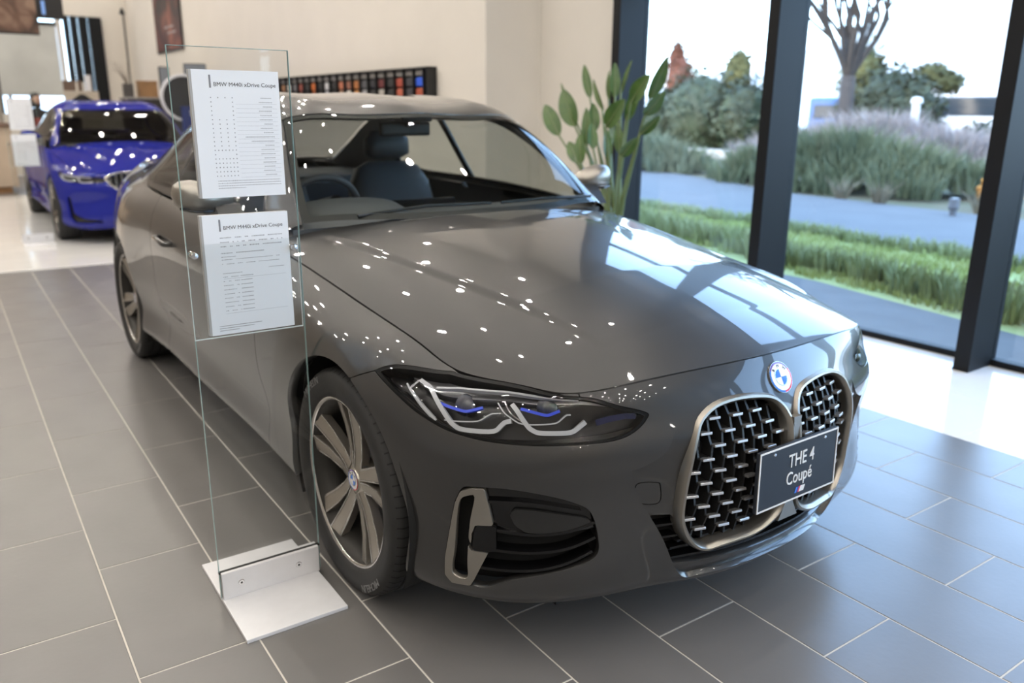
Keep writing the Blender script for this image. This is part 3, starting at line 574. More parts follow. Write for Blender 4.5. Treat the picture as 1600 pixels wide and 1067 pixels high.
def make_coupe(root, paint, lod=1.0):
    UE = belt.u[-1]; VT = belt.v[-1]
    def bgrid(u0, u1, du, v0=0., v1=None, dv=None):
        us = np.linspace(u0, u1, max(3, int((u1-u0)/(du*lod))+1)); vs = np.linspace(v0, VT if v1 is None else v1, max(3, int(((VT if v1 is None else v1)-v0)/((dv or du)*lod))+1))
        return belt.grid(us, vs), *np.meshgrid(us, vs)
    def arch(X, ax, r=ARCH): return np.hypot(X[..., 0]-ax, X[..., 2]-WZ-.012)-r
    # ---- front bumper
    seam = [(4.6885,.5862),(4.7274,.6157),(4.7561,.6379)]
    bump_poly = [(4.55,-.2),(4.55,.5),(4.6885,.5862),(4.7274,.6157),(4.7561,.6379),(4.87,.66),(5.1,.70),(5.3332,.7595),(5.3332,.79),(6.4,.79),(6.4,-.2)]
    blade_poly = [(5.452,.452)]+BLADE+[(5.64,.085),(6.4,.085),(6.4,.7),(5.60,.72),(5.575,.60),(5.545,.5),(5.49,.462)]
    X, U, V = bgrid(4.5, UE, .0075, dv=.006)
    kp = round_poly([(h, z) for h, z in KID_HZ], 4)
    H, Z = X[..., 1], X[..., 2]
    kid = poly_sd(kp, H, Z)
    hl = poly_sd(HLP, U, V); si = poly_sd(round_poly(SIDE_IN, 4), U, V); gill = poly_sd(GILL_OUT, U, V); bl = poly_sd(round_poly(blade_poly, 5, (0, 5, 6, 7)), U, V)
    bp = poly_sd(bump_poly, U, V)-.0018
    body = np.minimum.reduce([bp, -hl-.002, -np.maximum(si, gill)-.001, arch(X, AX_F), VT-.003-V])
    skin('front_bumper', X, np.minimum(body, -bl), paint, root, (-1, 1), .022, sgn=-1)
    # surround of the grille, set back behind the blade edges
    low_in = [(0,.236),(.10,.240),(.20,.243),(.27,.243),(.335,.250),(.385,.31),(.425,.395),(.41,.405),(.36,.40),(.33,.36),(.29,.32),(.20,.315),(0,.33),(-.1,.33),(-.1,.236)]
    li = poly_sd(low_in, H, Z)
    rise = np.clip((V-.40)/.16, 0, 1)[..., None]; rise = rise*rise*(3-2*rise)
    sur = np.minimum.reduce([bl+.012*(1-rise[..., 0]), -kid+.004, -li, VT-.003-V, bp])
    tow = poly_sd(round_poly([(.451,.492),(.400,.491),(.392,.478),(.388,.448),(.396,.434),(.428,.437),(.445,.451)], 4), H, Z)
    Nb = grid_normals(X)*-1
    Xs = X-Nb*(.016*(1-rise))
    skin('grille_surround', Xs, np.minimum(sur, -tow-.0012), paint, root, (-1, 1), .02, sgn=-1)
    for s in (-1, 1): skin('tow_hook_cover', Xs, tow-.0012, paint, root, (s,), .008, sgn=-1)
    # cavities behind every opening
    cav = np.minimum(np.maximum.reduce([kid, li, si, gill])+.03, UE+1-U)
    skin('intake_cavity', X, np.minimum(cav, arch(X, AX_F)-.01), DARK, root, (-1, 1), 0, offset=-.055, sgn=-1)
    # lower intake slats
    for z in (.268, .300, .335, .37):
        h1 = .30+(z-.25)*.95 if z > .31 else .345
        h0 = 0 if z < .31 else .345-.03+(.37-z)*.3
        hs = np.linspace(h0, h1, 24)
        for s in ((-1, 1) if z > .31 else (0,)):
            hh = np.concatenate([-hs[::-1], hs[1:]]) if s == 0 else s*hs
            P = []
            for h in hh:
                k = np.argmin((H-abs(h))**2+(Z-z)**2); P.append((X.reshape(-1, 3)[k][0]-.035, h, z))
            P = np.array(P); P[:, 0] = np.convolve(np.pad(P[:, 0], 3, 'edge'), np.ones(7)/7, 'valid')
            mb = MB(); n = len(P); Vv = [tuple(p+d) for d in (np.array([.012, 0, .003]), np.array([.012, 0, -.003]), np.array([-.02, 0, -.003]), np.array([-.02, 0, .003])) for p in P]
            Ff = [(a*n+i, a*n+i+1, b*n+i+1, b*n+i) for i in range(n-1) for a, b in ((0, 1), (1, 2), (2, 3), (3, 0))]
            mb.add(Vv, Ff).build('intake_slat', BLACK_GLOSS, root)
    # front lip blade, glossy lower edge
    # ---- side intakes: vanes and bronze gill
    for s in (-1, 1):
        upper = poly_sd([(5.128,.4151),(5.174,.419),(5.2514,.3986),(5.3165,.3651),(5.352,.3317),(5.36,.28),(5.20,.272),(5.145,.300),(5.139,.36)], U, V)
        sh = skin('intake_panel', X, upper, BLACK_GLOSS, root, (s,), .02, offset=-.012, sgn=-1)
        inner = poly_sd(round_poly([(5.19,.350),(5.33,.318),(5.352,.300),(5.345,.283),(5.21,.283)], 3), U, V)
        skin('intake_panel', X, inner, BLACK, root, (s,), .01, offset=-.004, sgn=-1)
        for path in ([(5.13,.372),(5.20,.372),(5.28,.352),(5.33,.335)], [(5.15,.287),(5.22,.277),(5.30,.281),(5.362,.30)], [(5.10,.235),(5.15,.232),(5.22,.229),(5.30,.237),(5.36,.258)], [(5.095,.183),(5.15,.183),(5.22,.185),(5.29,.198),(5.352,.222)]):
            v, f = strip(belt, path, .007, .002, .045, 8, s); MB().add(v, f).build('intake_slat', BLACK_GLOSS, root)
        # bronze C-shaped gill: thin outer frame and broad inner blade, slot between
        go = poly_sd(GILL_OUT, U, V)
        slot = poly_sd(round_poly([(5.088,.385),(5.071,.37),(5.062,.33),(5.045,.22),(5.033,.155),(5.068,.150),(5.075,.20),(5.090,.30),(5.106,.385)], 4), U, V)
        skin('gill_trim', X, np.minimum(go-.001, -slot), CERIUM, root, (s,), .016, offset=.002, sgn=-1)
        arrow = poly_sd([(5.088,.224),(5.1278,.2258),(5.145,.232),(5.150,.296),(5.1453,.3006),(5.105,.2966),(5.096,.2727)], U, V)
        skin('gill_trim', X, arrow-.0005, BLACK_GLOSS, root, (s,), .016, offset=.0, sgn=-1)
    # ---- kidney frames and grille
    def xs(h, z, d=0.):
        k = np.argmin((H-abs(h))**2+(Z-z)**2); return float(X.reshape(-1, 3)[k][0])
    ring = np.array(round_poly(KID_HZ, 3)); rx = np.array([xs(h, z) for h, z in ring])
    for _ in range(3): rx = (np.roll(rx, 1)+rx*2+np.roll(rx, -1))/4
    cen = np.array([.18, .48])
    for s in (-1, 1):
        t = np.roll(ring, -1, 0)-np.roll(ring, 1, 0); t /= np.linalg.norm(t, axis=1)[:, None]; nn = np.c_[-t[:, 1], t[:, 0]]
        if ((ring-cen)*nn).sum() < 0: nn = -nn
        prof = [(.004, -.03), (.005, .002), (.002, .010), (-.004, .012), (-.011, .006), (-.013, -.002), (-.013, -.035)]
        n = len(ring); Vv = []
        for o, d in prof:
            w = ring+nn*o; Vv += [(rx[i]+d, s*w[i, 0], w[i, 1]) for i in range(n)]
        Ff = [(k*n+i, k*n+(i+1) % n, (k+1)*n+(i+1) % n, (k+1)*n+i) for k in range(len(prof)-1) for i in range(n)]
        fr = MB().add(Vv, Ff).build('kidney_frame', CERIUM, root, angle=50)
        inner = ring+nn*-.013
        lat = MB(); bars = 0
        bx = MB().bbox((-.010, -.0165, -.0036), (.010, .0165, .0036), .0018)
        bm_me = mesh('grille_bar', bx.v, bx.f, mat('grille_bar_silver', (.62, .62, .63), .30, .8)) if s == -1 else bar_me
        bar_me = bm_me
        for r in range(14):
            z = .668-.032*r
            for c in range(8):
                h = .010+.066*c+(.033 if r % 2 else 0)
                sd = poly_sd(inner, np.array([[h]]), np.array([[z]]))[0, 0]
                if sd < -.02: continue
                x = xs(h, z)-.026
                dxh = (xs(min(h+.03, .4), z)-xs(max(h-.03, 0), z))/.06
                ang = math.atan2(dxh, 1)
                if sd > .011:
                    o = link('grille_bar', bm_me, fr, (x+.006, s*h, z), (0, 0, -s*ang if s < 0 else -ang)); bars += 1
                    o.rotation_euler = (0, math.radians(-12), -s*ang)
                # dark honeycomb blades fanning down to the next row
                for k in (-1, 1):
                    h2, z2 = h+k*.033, z-.032
                    a = h+k*.016; b = h2-k*.016
                    if poly_sd(inner, np.array([[b]]), np.array([[z2]]))[0, 0] < -.012 or poly_sd(inner, np.array([[a]]), np.array([[z]]))[0, 0] < -.012 or a < .005 or b < .005: continue
                    p = [(x+.002, s*a, z), (xs(b, z2)-.024, s*b, z2)]
                    w = .0035
                    q = [(p[0][0], p[0][1]-w, p[0][2]), (p[0][0], p[0][1]+w, p[0][2]), (p[1][0], p[1][1]+w, p[1][2]), (p[1][0], p[1][1]-w, p[1][2])]
                    lat.add(q+[(e[0]-.03, e[1], e[2]) for e in q], [(0, 1, 2, 3), (4, 7, 6, 5), (0, 4, 5, 1), (1, 5, 6, 2), (2, 6, 7, 3), (3, 7, 4, 0)])
                lat.box((x-.03, s*h-.016, z-.003), (x-.004, s*h+.016, z+.003))
        g = lat.build('grille_lattice', BLACK, fr); g['kind'] = 'stuff'
    # bridge between the kidneys
    MB().prism([(-.016,.612),(.016,.612),(.012,.585),(.011,.42),(.018,.365),(.040,.325),(-.040,.325),(-.018,.365),(-.011,.42),(-.012,.585)], .018, (.832, 0, 0), (0, 1, 0), (0, 0, 1), (1, 0, 0)).build('kidney_bridge', CERIUM, root)
    # ---- fenders, doors, quarters, sills, tail
    def both(name, X, F, m=paint, fl=.012, off=0., **k):
        for s in (-1, 1): skin(name, X, F, m, root, (s,), fl, off, sgn=-1, **k)
    uB, uA, uQ = 3.93, 2.49, .86
    X, U, V = bgrid(uB-.02, 5.40, .010, dv=.009)
    both('front_fender', X, np.minimum.reduce([U-uB-.0015, -poly_sd(bump_poly, U, V)-.0018, -poly_sd(HLP, U, V)-.002, arch(X, AX_F), V-.095, VT-.003-V]), fl=.03)
    X, U, V = bgrid(uA-.02, uB+.02, .022, dv=.014)
    both('door', X, np.minimum.reduce([uB-.0028-U, U-uA-.0028, V-.096, VT-.001-V]))
    X, U, V = bgrid(uQ-.02, uA+.02, .014, dv=.011)
    both('rear_quarter_panel', X, np.minimum.reduce([U-uQ-.0015, uA-.0015-U, arch(X, AX_R), V-.095, VT-.001-V]), fl=.03)
    X, U, V = bgrid(uQ, 4.75, .016, 0, .12, .008)
    both('side_skirt', X, np.minimum.reduce([.096-V, V-.030, arch(X, AX_R), arch(X, AX_F), U-uQ-.0015]), BLACK, off=-.022)
    both('skirt_blade', X, np.minimum.reduce([.046-V, V-.001, arch(X, AX_R)-.01, arch(X, AX_F)-.01, U-uQ-.0015]), BLACK_GLOSS, .006, .010)
    X, U, V = bgrid(0, uQ+.02, .016, dv=.012)
    tl = poly_sd(round_poly([(.30,.565),(.62,.54),(.84,.55),(.845,.60),(.62,.655),(.33,.64)], 4), U, V)
    skin('rear_bumper', X, np.minimum.reduce([uQ-.0015-U, (.44-.0015-V)]), paint, root, (-1, 1), sgn=-1)
    skin('tail_panel', X, np.minimum.reduce([uQ-.0015-U, V-.4415, -tl-.002, VT-.001-V]), paint, root, (-1, 1), sgn=-1)
    both('tail_lamp', X, np.minimum(tl, uQ-U), RED_T)
    # ---- hood
    ucor = 4.9467; urear = 3.80
    side_u = lambda t: urear+(ucor-urear)*t
    Bf = lambda t: belt.at(side_u(np.asarray(t)), np.full(len(t), VT))
    Ff_ = lambda t: belt.at(UE+(ucor-UE)*np.asarray(t), np.full(len(t), VT))
    rc = Bf(np.array([0.]))[0]; fc = Ff_(np.array([0.]))[0]
    Rf = curve_fn([(-.64, 0, .986), (-.645, .22, .985), (-.665, .45, .973), (-.70, .65, .950), tuple(rc)])
    Cf = curve_fn([(-.64, 0, .986), (-.35, 0, .962), (0, 0, .922), (.35, 0, .868), (.58, 0, .818), tuple(fc)])
    nu, nv = int(190/lod), int(110/lod); Xh = coons(Cf, Bf, Rf, Ff_, nu, nv)
    uu, vv = np.meshgrid(np.linspace(0, 1, nu), np.linspace(0, 1, nv))
    Xh[..., 2] += .030*(4*uu*(1-uu))**.8*(1-vv**2)*vv**.0*(np.sin(pi*np.clip(vv, 0, 1))*.5+.25)*(1-vv)
    hc = .520-.20*np.clip(Xh[..., 0], -.66, .5); e = np.clip((hc-Xh[..., 1])/.030+.5, 0, 1); e = e*e*(3-2*e)
    fade = np.clip((.56-Xh[..., 0])/.30, 0, 1)*np.clip((Xh[..., 0]+.66)/.12, 0, 1)
    Xh[..., 2] += .014*fade*e*(1-.3*np.clip(Xh[..., 1]/.5, 0, 1))
    ms = np.minimum.reduce([(1-vv)*.72-.0038, (1-uu)*1.2-.0030, uu*1.0+.001])
    skin('hood', Xh, ms, paint, root, (-1, 1), .014)
    skin('hood_liner', Xh, ms+.03, DARK, root, (-1, 1), 0, offset=-.02)
    upper_shell(root, paint, green, lod)
    # cowl under the hood's rear edge
    MB().prism([(-.78,.80),(-.55,.80),(-.55,.93),(-.62,.935),(-.80,.935)], 1.24, (0, -.62, 0), (1, 0, 0), (0, 0, 1), (0, 1, 0)).build('cowl', BLACK, root)
    # ---- trunk lid
    ut = 1.25
    Bt = lambda t: belt.at(ut+(.62-ut)*np.asarray(t), np.full(len(t), VT)); Ft = lambda t: belt.at(.62*np.asarray(t), np.full(len(t), VT))
    r0 = Bt(np.array([0.]))[0]; f0 = Ft(np.array([0.]))[0]
    Xt = coons(curve_fn([(-3.2, 0, 1.07), (-3.5, 0, 1.062), tuple(f0)]), Bt, curve_fn([(-3.2, 0, 1.07), (-3.21, .35, 1.063), (-3.23, .6, 1.045), tuple(r0)]), Ft, 40, 40)
    skin('trunk_lid', Xt, np.ones(Xt.shape[:2]), paint, root, (-1, 1), 0, sgn=-1)
    # ---- dark inner shell, floor pan and wheel wells
    X, U, V = bgrid(.1, 4.62, .05, dv=.05)
    skin('inner_shell', X, np.minimum.reduce([arch(X, AX_R, .38), arch(X, AX_F, .38), V-.02]), mat('cabin_trim', (.055, .054, .052), .7), root, (-1, 1), 0, offset=-.06, sgn=-1)
    mb = MB(); mb.box((-3.7, -.74, .19), (-3.3, .74, .23)); mb.box((-2.4, -.76, .17), (-.45, .76, .22)); mb.box((-3.3, -.55, .17), (.45, .55, .215)); mb.box((.40, -.60, .16), (.62, .60, .19))
    mb.build('floor_pan', DARK, root)
    for ax in (AX_F, AX_R):
        for s in (-1, 1):
            mb = MB(); mb.lathe([(.385, s*.56), (.385, s*.885)], 40, 'y', (ax, 0, WZ+.012), math.radians(-28), math.radians(208))
            mb.lathe([(.01, s*.56), (.385, s*.56)], 40, 'y', (ax, 0, WZ+.012), math.radians(-28), math.radians(208)); mb.build('wheel_well', DARK, root, smooth=True, fix=False)
    return root
def tyre_mesh():
    mb = MB(); R = WR; w = .112
    prof = [(.243, .085), (.250, .100), (.262, .108), (.285, .113), (.305, .1125), (.318, .106), (.327, .096), (.3315, .085), (.333, .065), (.333, .060), (.326, .058), (.326, .052), (.333, .050), (.3335, .022), (.326, .020), (.326, .013), (.3335, .011)]
    prof = prof+[(r, -y) for r, y in prof[::-1]]
    mb.lathe(prof, 96, 'y'); return mb
def make_wheel(root, x, s, steer=0., spin=0., simple=False):
    y = s*.787
    rim = MB(); rim.lathe([(.200, -.09), (.225, -.095), (.236, -.10), (.238, -.08), (.225, -.06), (.215, 0), (.222, .055), (.236, .088), (.246, .094), (.250, .099), (.2515, .097), (.245, .09), (.243, .085)], 72, 'y')
    w = rim.build('wheel', BARREL, root, smooth=True, fix=False, loc=(x, y, WZ), rot=(0, 0, steer if s > 0 else steer+pi))
    t = tyre_mesh().build('tire', RUBBER, w, angle=35)
    # tread sipes on the shoulders
    for k in (-1, 1):
        mb = MB()
        for i in range(72):
            a = 2*pi*i/72; c, q = math.cos(a), math.sin(a); c2, q2 = math.cos(a+.012), math.sin(a+.012)
            def P(r, yy, cc, qq): return (r*cc, k*yy, r*qq)
            mb.add([P(.3335, .066, c, q), P(.3335, .066, c2, q2), P(.3325, .088, c2, q2), P(.3325, .088, c, q), P(.324, .101, c2, q2), P(.324, .101, c, q)], [(0, 1, 2, 3), (3, 2, 4, 5)])
        b = mb.build('tread_groove', DARK, w, fix=False); b['kind'] = 'stuff'
    lip = MB(); lip.lathe([(.2515, .0975), (.2500, .1005), (.2440, .0985), (.2405, .0935)], 96, 'y'); lip.build('rim_lip', ALLOY_CUT, w, smooth=True, fix=False)
    hub = MB(); hub.lathe([(.001, .070), (.034, .070), (.036, .066), (.058, .058), (.066, .045), (.066, .02)], 40, 'y'); hub.build('hub', ALLOY, w, angle=30)
    disc = MB(); disc.lathe([(.07, -.02), (.172, -.02), (.174, -.024), (.174, -.044), (.172, -.048), (.07, -.048)], 64, 'y'); disc.build('brake_disc', STEEL, w, angle=30, fix=True)
    cal = MB(); cal.lathe([(.095, .0), (.125, .012), (.178, .012), (.19, -.005), (.19, -.06), (.10, -.06), (.095, 0)], 14, 'y', (0, 0, 0), 2.75, 3.75); cal.build('brake_caliper', BLUECAL, w, angle=30)
    for i in range(5):
        a0 = spin+2*pi*i/5+pi/2
        face = MB(); body = MB(); cut = MB()
        for k in (-1, 1):
            # one arm of the forked spoke: straight facetted beam from hub to rim
            def pt(r, t, yy):   # r along, t tangential
                c, q = math.cos(a0), math.sin(a0); return (r*c-t*q, yy, r*q+t*c)
            i0, o0 = (.006, .030), (.043*1.0, .075)
            st = [(.040, k*.002, k*.034, .068), (.09, k*.004, k*.041, .066), (.16, k*.010, k*.056, .074), (.239, k*.022, k*.076, .092)]
            top = [(pt(r, a, yy), pt(r, b, yy-.006)) for r, a, b, yy in st]; bot = [(pt(r, a, yy-.030), pt(r, b, yy-.030)) for r, a, b, yy in st]
            V = [p for pr in top for p in pr]+[p for pr in bot for p in pr]; n = len(st); F = []
            for j in range(n-1):
                F += [(2*j, 2*j+1, 2*j+3, 2*j+2), (2*n+2*j, 2*n+2*j+2, 2*n+2*j+3, 2*n+2*j+1), (2*j, 2*j+2, 2*n+2*j+2, 2*n+2*j), (2*j+1, 2*n+2*j+1, 2*n+2*j+3, 2*j+3)]
            body.add(V, F)
            # machined edge line on the outer flank of the arm
            e = [(pt(r, b-k*.0055, yy-.0045), pt(r, b+k*.0008, yy-.0052)) for r, a, b, yy in st]
            V = [p for pr in e for p in pr]; cut.add(V, [(2*j, 2*j+1, 2*j+3, 2*j+2) for j in range(len(e)-1)])
            e = [(pt(r, a-k*.0005, yy+.0012), pt(r, a+k*.0045, yy+.0006)) for r, a, b, yy in st]
            V = [p for pr in e for p in pr]; cut.add(V, [(2*j, 2*j+1, 2*j+3, 2*j+2) for j in range(len(e)-1)])
        sp = body.build('spoke', ALLOY, w, angle=25)
        cut.build('spoke_edge', ALLOY_CUT, w, fix=False)
        # lug bolt pocket
        c, q = math.cos(a0+pi/5), math.sin(a0+pi/5)
        MB().lathe([(.001, .045), (.011, .045), (.012, .03)], 10, 'y', (.056*c, 0.014, .056*q)).build('lug_bolt', STEEL, w)
    roundel(w, (0, .0712, 0), .031, 'y')
    for a in (.62, .62+pi):
        me = text_mesh('tire_lettering', 'MICHELIN', .030, .0006, bold=0.)
        for v in me.vertices:
            # letter tops point to the tread, reading clockwise
            r = .302+v.co.y; ang = -pi/2+a-v.co.x/.302
            v.co = (-r*math.cos(ang), .1132+v.co.z, r*math.sin(ang))
        me.materials.append(mat('tyre_letter', (.16, .16, .16), .5)); link('tire_lettering', me, w)
    return w
def roundel(parent, loc, r, axis, rot=None, name='emblem'):
    """round badge: purple, blue and red arcs, white ring, blue and white quarters"""
    e = link(name, mesh(name, *disc_geo(r*1.03, 40, -.0015), CHROME), parent, loc)
    def sub(nm, v, f, m): o = obj(nm, v, f, m, e); return o
    cols = {'white': mat('enamel_white', (.80, .80, .82), .2, coat=1.), 'blue': mat('enamel_blue', (.02, .16, .62), .2, coat=1.), 'red': mat('enamel_red', (.62, .02, .04), .2, coat=1.), 'violet': mat('enamel_violet', (.13, .05, .32), .2, coat=1.), 'navy': mat('enamel_navy', (.02, .025, .06), .2, coat=1.)}
    sub('emblem_ring', *ring_geo(r*.88, r*1.0, .5, 2.0*pi/3+.5, .0006), cols['violet']); sub('emblem_ring', *ring_geo(r*.88, r*1.0, 2*pi/3+.5, 4*pi/3+.5, .0006), cols['blue']); sub('emblem_ring', *ring_geo(r*.88, r, 4*pi/3+.5, 2*pi+.5, .0006), cols['red'])
    sub('emblem_ring', *ring_geo(r*.58, r*.88, 0, 2*pi, .0006), cols['white'])
    for k in range(4): sub('emblem_quarter', *ring_geo(0.0005, r*.52, k*pi/2, (k+1)*pi/2, .0009), cols['white' if k % 2 == 0 else 'blue'])
    sub('emblem_ring', *ring_geo(r*.52, r*.58, 0, 2*pi, .001), CHROME)
    if r > .03:
        for ch, a in (('B', 2.36), ('M', pi/2), ('W', .78)):
            me = text_mesh('emblem_letter', ch, r*.30, .0003, bold=0.); me.materials.append(cols['navy'])
            o = link('emblem_letter', me, e, (r*.72*math.cos(a), r*.72*math.sin(a), .0012), (0, 0, a-pi/2))
    if axis == 'y': e.rotation_euler = (-pi/2, pi, 0)
    if rot is not None: e.rotation_euler = rot
    return e
def disc_geo(r, n, z):
    V = [(r*math.cos(2*pi*i/n), r*math.sin(2*pi*i/n), z+.0015) for i in range(n)]+[(r*math.cos(2*pi*i/n), r*math.sin(2*pi*i/n), z-.004) for i in range(n)]
    return V, [tuple(range(n))]+[(i, i+n, (i+1) % n+n, (i+1) % n) for i in range(n)]
def ring_geo(r0, r1, a0, a1, z):
    n = max(8, int((a1-a0)*7)); V = []
    for i in range(n+1):
        a = a0+(a1-a0)*i/n; V += [(r0*math.cos(a), r0*math.sin(a), z), (r1*math.cos(a), r1*math.sin(a), z)]
    return V, [(2*i, 2*i+1, 2*i+3, 2*i+2) for i in range(n)]
def mirrors(root, paint, shell):
    # door mirrors
    for s in (-1, 1):
        prof = []
        rings = [(.845, .030, .014, .006), (.875, .050, .034, .004), (.91, .064, .047, .0), (.945, .070, .053, .0), (.985, .078, .058, .004), (1.02, .072, .052, .008), (1.04, .050, .036, .012), (1.048, .018, .012, .016)]
        V = []; n = 20; F = []
        for h, rx, rz, sw in rings:
            for k in range(n):
                a = 2*pi*k/n; cx, cz = math.cos(a), math.sin(a); sx = math.copysign(abs(cx)**.75, cx); sz = math.copysign(abs(cz)**.75, cz)
                V.append((-1.045-sw*1.5+rx*sx*(1.0 if cx > 0 else .55), s*(h-.025), 1.055+rz*sz+(h-.95)*.10))
        for i in range(len(rings)-1):
            for k in range(n): F.append((i*n+k, i*n+(k+1) % n, (i+1)*n+(k+1) % n, (i+1)*n+k))
        F += [tuple(range(n)), tuple((len(rings)-1)*n+k for k in range(n))]
        m = MB().add(V, F).build('door_mirror', shell, root, angle=60)
        MB().prism([(-.98, .955), (-.90, .945), (-.95, 1.0), (-.99, 1.03), (-1.05, 1.03), (-1.04, .985)], .09*s, (0, s*.81, 0), (1, 0, 0), (0, 0, 1), (0, 1, 0)).build('mirror_foot', BLACK, m)
        v = MB(); v.bbox((-1.096, min(s*.905, s*1.005), 1.02), (-1.088, max(s*.905, s*1.005), 1.097), .003); v.build('mirror_glass', CHROME, m)
        # indicator and dark lower shell
        MB().tube([(-.985, s*.905, 1.01), (-.975, s*.945, 1.01), (-.985, s*.985, 1.015), (-1.015, s*1.01, 1.02)], .006, 6).build('mirror_indicator', BLACK_GLOSS, m)
        # door handle
        hp = belt.at(2.86, .605)[0]; hp2 = belt.at(2.66, .607)[0]
        d = MB().tube([(hp[0], s*(hp[1]-.005), hp[2]), (hp[0]-.02, s*(hp[1]+.024), hp[2]), (hp2[0]+.02, s*(hp2[1]+.024), hp2[2]), (hp2[0], s*(hp2[1]-.005), hp2[2])], .012, 8).build('door_handle', paint, root, smooth=True)
def coupe_details(root, paint):
    UE = belt.u[-1]; VT = belt.v[-1]
    us = np.linspace(4.72, 5.53, 150); vs = np.linspace(.53, VT, 60); X = belt.grid(us, vs); U, V = np.meshgrid(us, vs); hl = poly_sd(HLP, U, V)
    for s in (-1, 1):
        L = skin('headlight', X, hl-.0075, LENS, root, (s,), 0, sgn=-1)
        skin('headlight_housing', X, hl+.01, mat('headlight_black', (.010, .010, .011), .3, coat=.3), L, (s,), 0, offset=-.05, sgn=-1)
        skin('headlight_rim', X, np.minimum(hl, .0078+.006*np.clip((V-.62)/.1, 0, 1)-hl), mat('lamp_border_black', (.003, .003, .003), .4, spec=.15), L, (s,), .04, offset=-.001, sgn=-1)
        low = np.minimum(hl, poly_sd([(4.7,.52),(5.6,.52),(5.6,.63),(5.40,.60),(5.15,.585),(5.0,.588),(4.93,.61),(4.86,.64)], U, V))
        skin('headlight_bezel', X, low-.006, BLACK_GLOSS, L, (s,), .02, offset=-.016, sgn=-1)
        upp = np.minimum(hl, poly_sd([(4.80,.70),(4.95,.69),(5.10,.735),(5.33,.72),(5.47,.66),(5.6,.80),(4.8,.80)], U, V))
        skin('headlight_bezel', X, upp-.004, CHROME_D, L, (s,), .02, offset=-.030, sgn=-1)
        def rib(nm, path, w, off, d, m, raw=True):
            P = []
            for (a, b) in zip(path[:-1], path[1:]):
                for t in np.linspace(0, 1, 7)[:-1]: P.append(np.array(a)*(1-t)+np.array(b)*t)
            P.append(np.array(path[-1])); P = np.array(P); Q = P.copy()
            for _ in range(2): Q[1:-1] = (Q[:-2]+2*Q[1:-1]+Q[2:])/4
            v, f = ribbon(belt, Q, w, off, d, s); return MB().add(v, f).build(nm, m, L, angle=40)
        rib('light_guide', [(4.8763,.6966),(4.9175,.6927),(5.0119,.5953),(5.0395,.5811),(5.1309,.5984),(5.1455,.6329),(5.1613,.6402)], .011, .012, .012, WHITE_L)
        rib('light_guide', [(5.142,.7059),(5.1653,.6814),(5.2095,.6203),(5.2318,.606),(5.3135,.6062),(5.3488,.6418)], .011, .012, .012, WHITE_L)
        rib('light_guide', [(4.8697,.6508),(4.9439,.6025),(4.9751,.5827)], .006, .012, .010, WHITE_L)
        rib('light_guide', [(4.853,.6608),(4.925,.6075),(4.960,.5857)], .004, .014, .010, WHITE_L)
        rib('light_guide', [(4.8697,.6508),(4.8763,.6966)], .007, .014, .010, CHROME_D)
        rib('light_bar', [(4.93,.7000),(4.9841,.7344),(5.0973,.7573),(5.2411,.7601),(5.333,.745)], .006, .012, .010, WHITE_L)
        rib('light_bar', [(4.9952,.5944),(5.0823,.6217),(5.1046,.6571),(5.1231,.6614)], .003, .014, .012, WHITE_L)
        rib('light_bar', [(5.1037,.7045),(5.137,.6644),(5.1866,.6309),(5.2753,.6377),(5.30,.6707),(5.3113,.6705)], .003, .014, .012, WHITE_L)
        rib('light_bar', [(5.118,.715),(5.152,.6664),(5.195,.6359)], .003, .014, .012, CHROME)
        rib('laser_trim', [(4.9514,.6512),(4.9995,.6476),(5.0388,.6466),(5.0734,.6768)], .007, .018, .008, BLUE_L)
        rib('laser_trim', [(5.1705,.6919),(5.2153,.6775),(5.2498,.6668),(5.2813,.688)], .007, .018, .008, BLUE_L)
        rib('laser_trim', [(5.375,.636),(5.41,.645),(5.45,.648),(5.478,.642)], .014, .012, .006, mat('dark_blue_lamp', (.0025, .007, .045), .2, coat=.2))
        for (u, v) in ((5.026,.6812), (5.2521,.708)):
            p = belt.at(u, v)[0]; n = belt.normal(np.array([u]), np.array([v]))[0]; c = (p-n*.040)*[1, s, 1]
            mb = MB(); mb.lathe([(.0005, .020), (.008, .018), (.014, .012), (.018, .002), (.022, .0), (.026, -.004), (.028, -.02)], 24, 'x', tuple(c)); mb.build('projector_lens', mat('projector_glass', (.05, .055, .07), .05, coat=1.), L, smooth=True)
    # plate
    pl = MB().bbox((-.006, -.165, -.0825), (.006, .165, .0825), .004).build('license_plate', mat('plate_navy', (.014, .018, .027), .5), root, loc=(.862, 0, .470), rot=(0, math.radians(-1.4), 0))
    fr = MB()
    for a, b in (((.0055, -.163, -.0805), (.0075, .163, -.0765)), ((.0055, -.163, .0765), (.0075, .163, .0805)), ((.0055, -.163, -.0765), (.0075, -.159, .0765)), ((.0055, .159, -.0765), (.0075, .163, .0765))): fr.box(a, b)
    fr.build('plate_border', WHITE_P, pl)
    for body, z, y, sz in (('THE 4', .030, .008, .052), ('Coupé', -.018, .003, .050)):
        me = text_mesh('plate_lettering', body, sz, .0008, bold=.0002); me.materials.append(WHITE_P)
        o = link('plate_lettering', me, pl, (.0066, y, z), (pi/2, 0, pi/2)); o.scale = (.80, 1, 1)
    for k, (c, w) in enumerate((((.05, .22, .75), .006), ((.04, .05, .30), .006), ((.75, .04, .08), .006), ((.82, .82, .82), .020))):
        y0 = -.012+.006*k; sh = .006
        MB().prism([(y0, -.064), (y0+w, -.064), (y0+w+sh, -.049), (y0+sh, -.049)], .001, (.0064, 0, 0), (0, 1, 0), (0, 0, 1), (1, 0, 0)).build('plate_logo_stripe', mat('stripe_%d' % k, c, .4), pl)
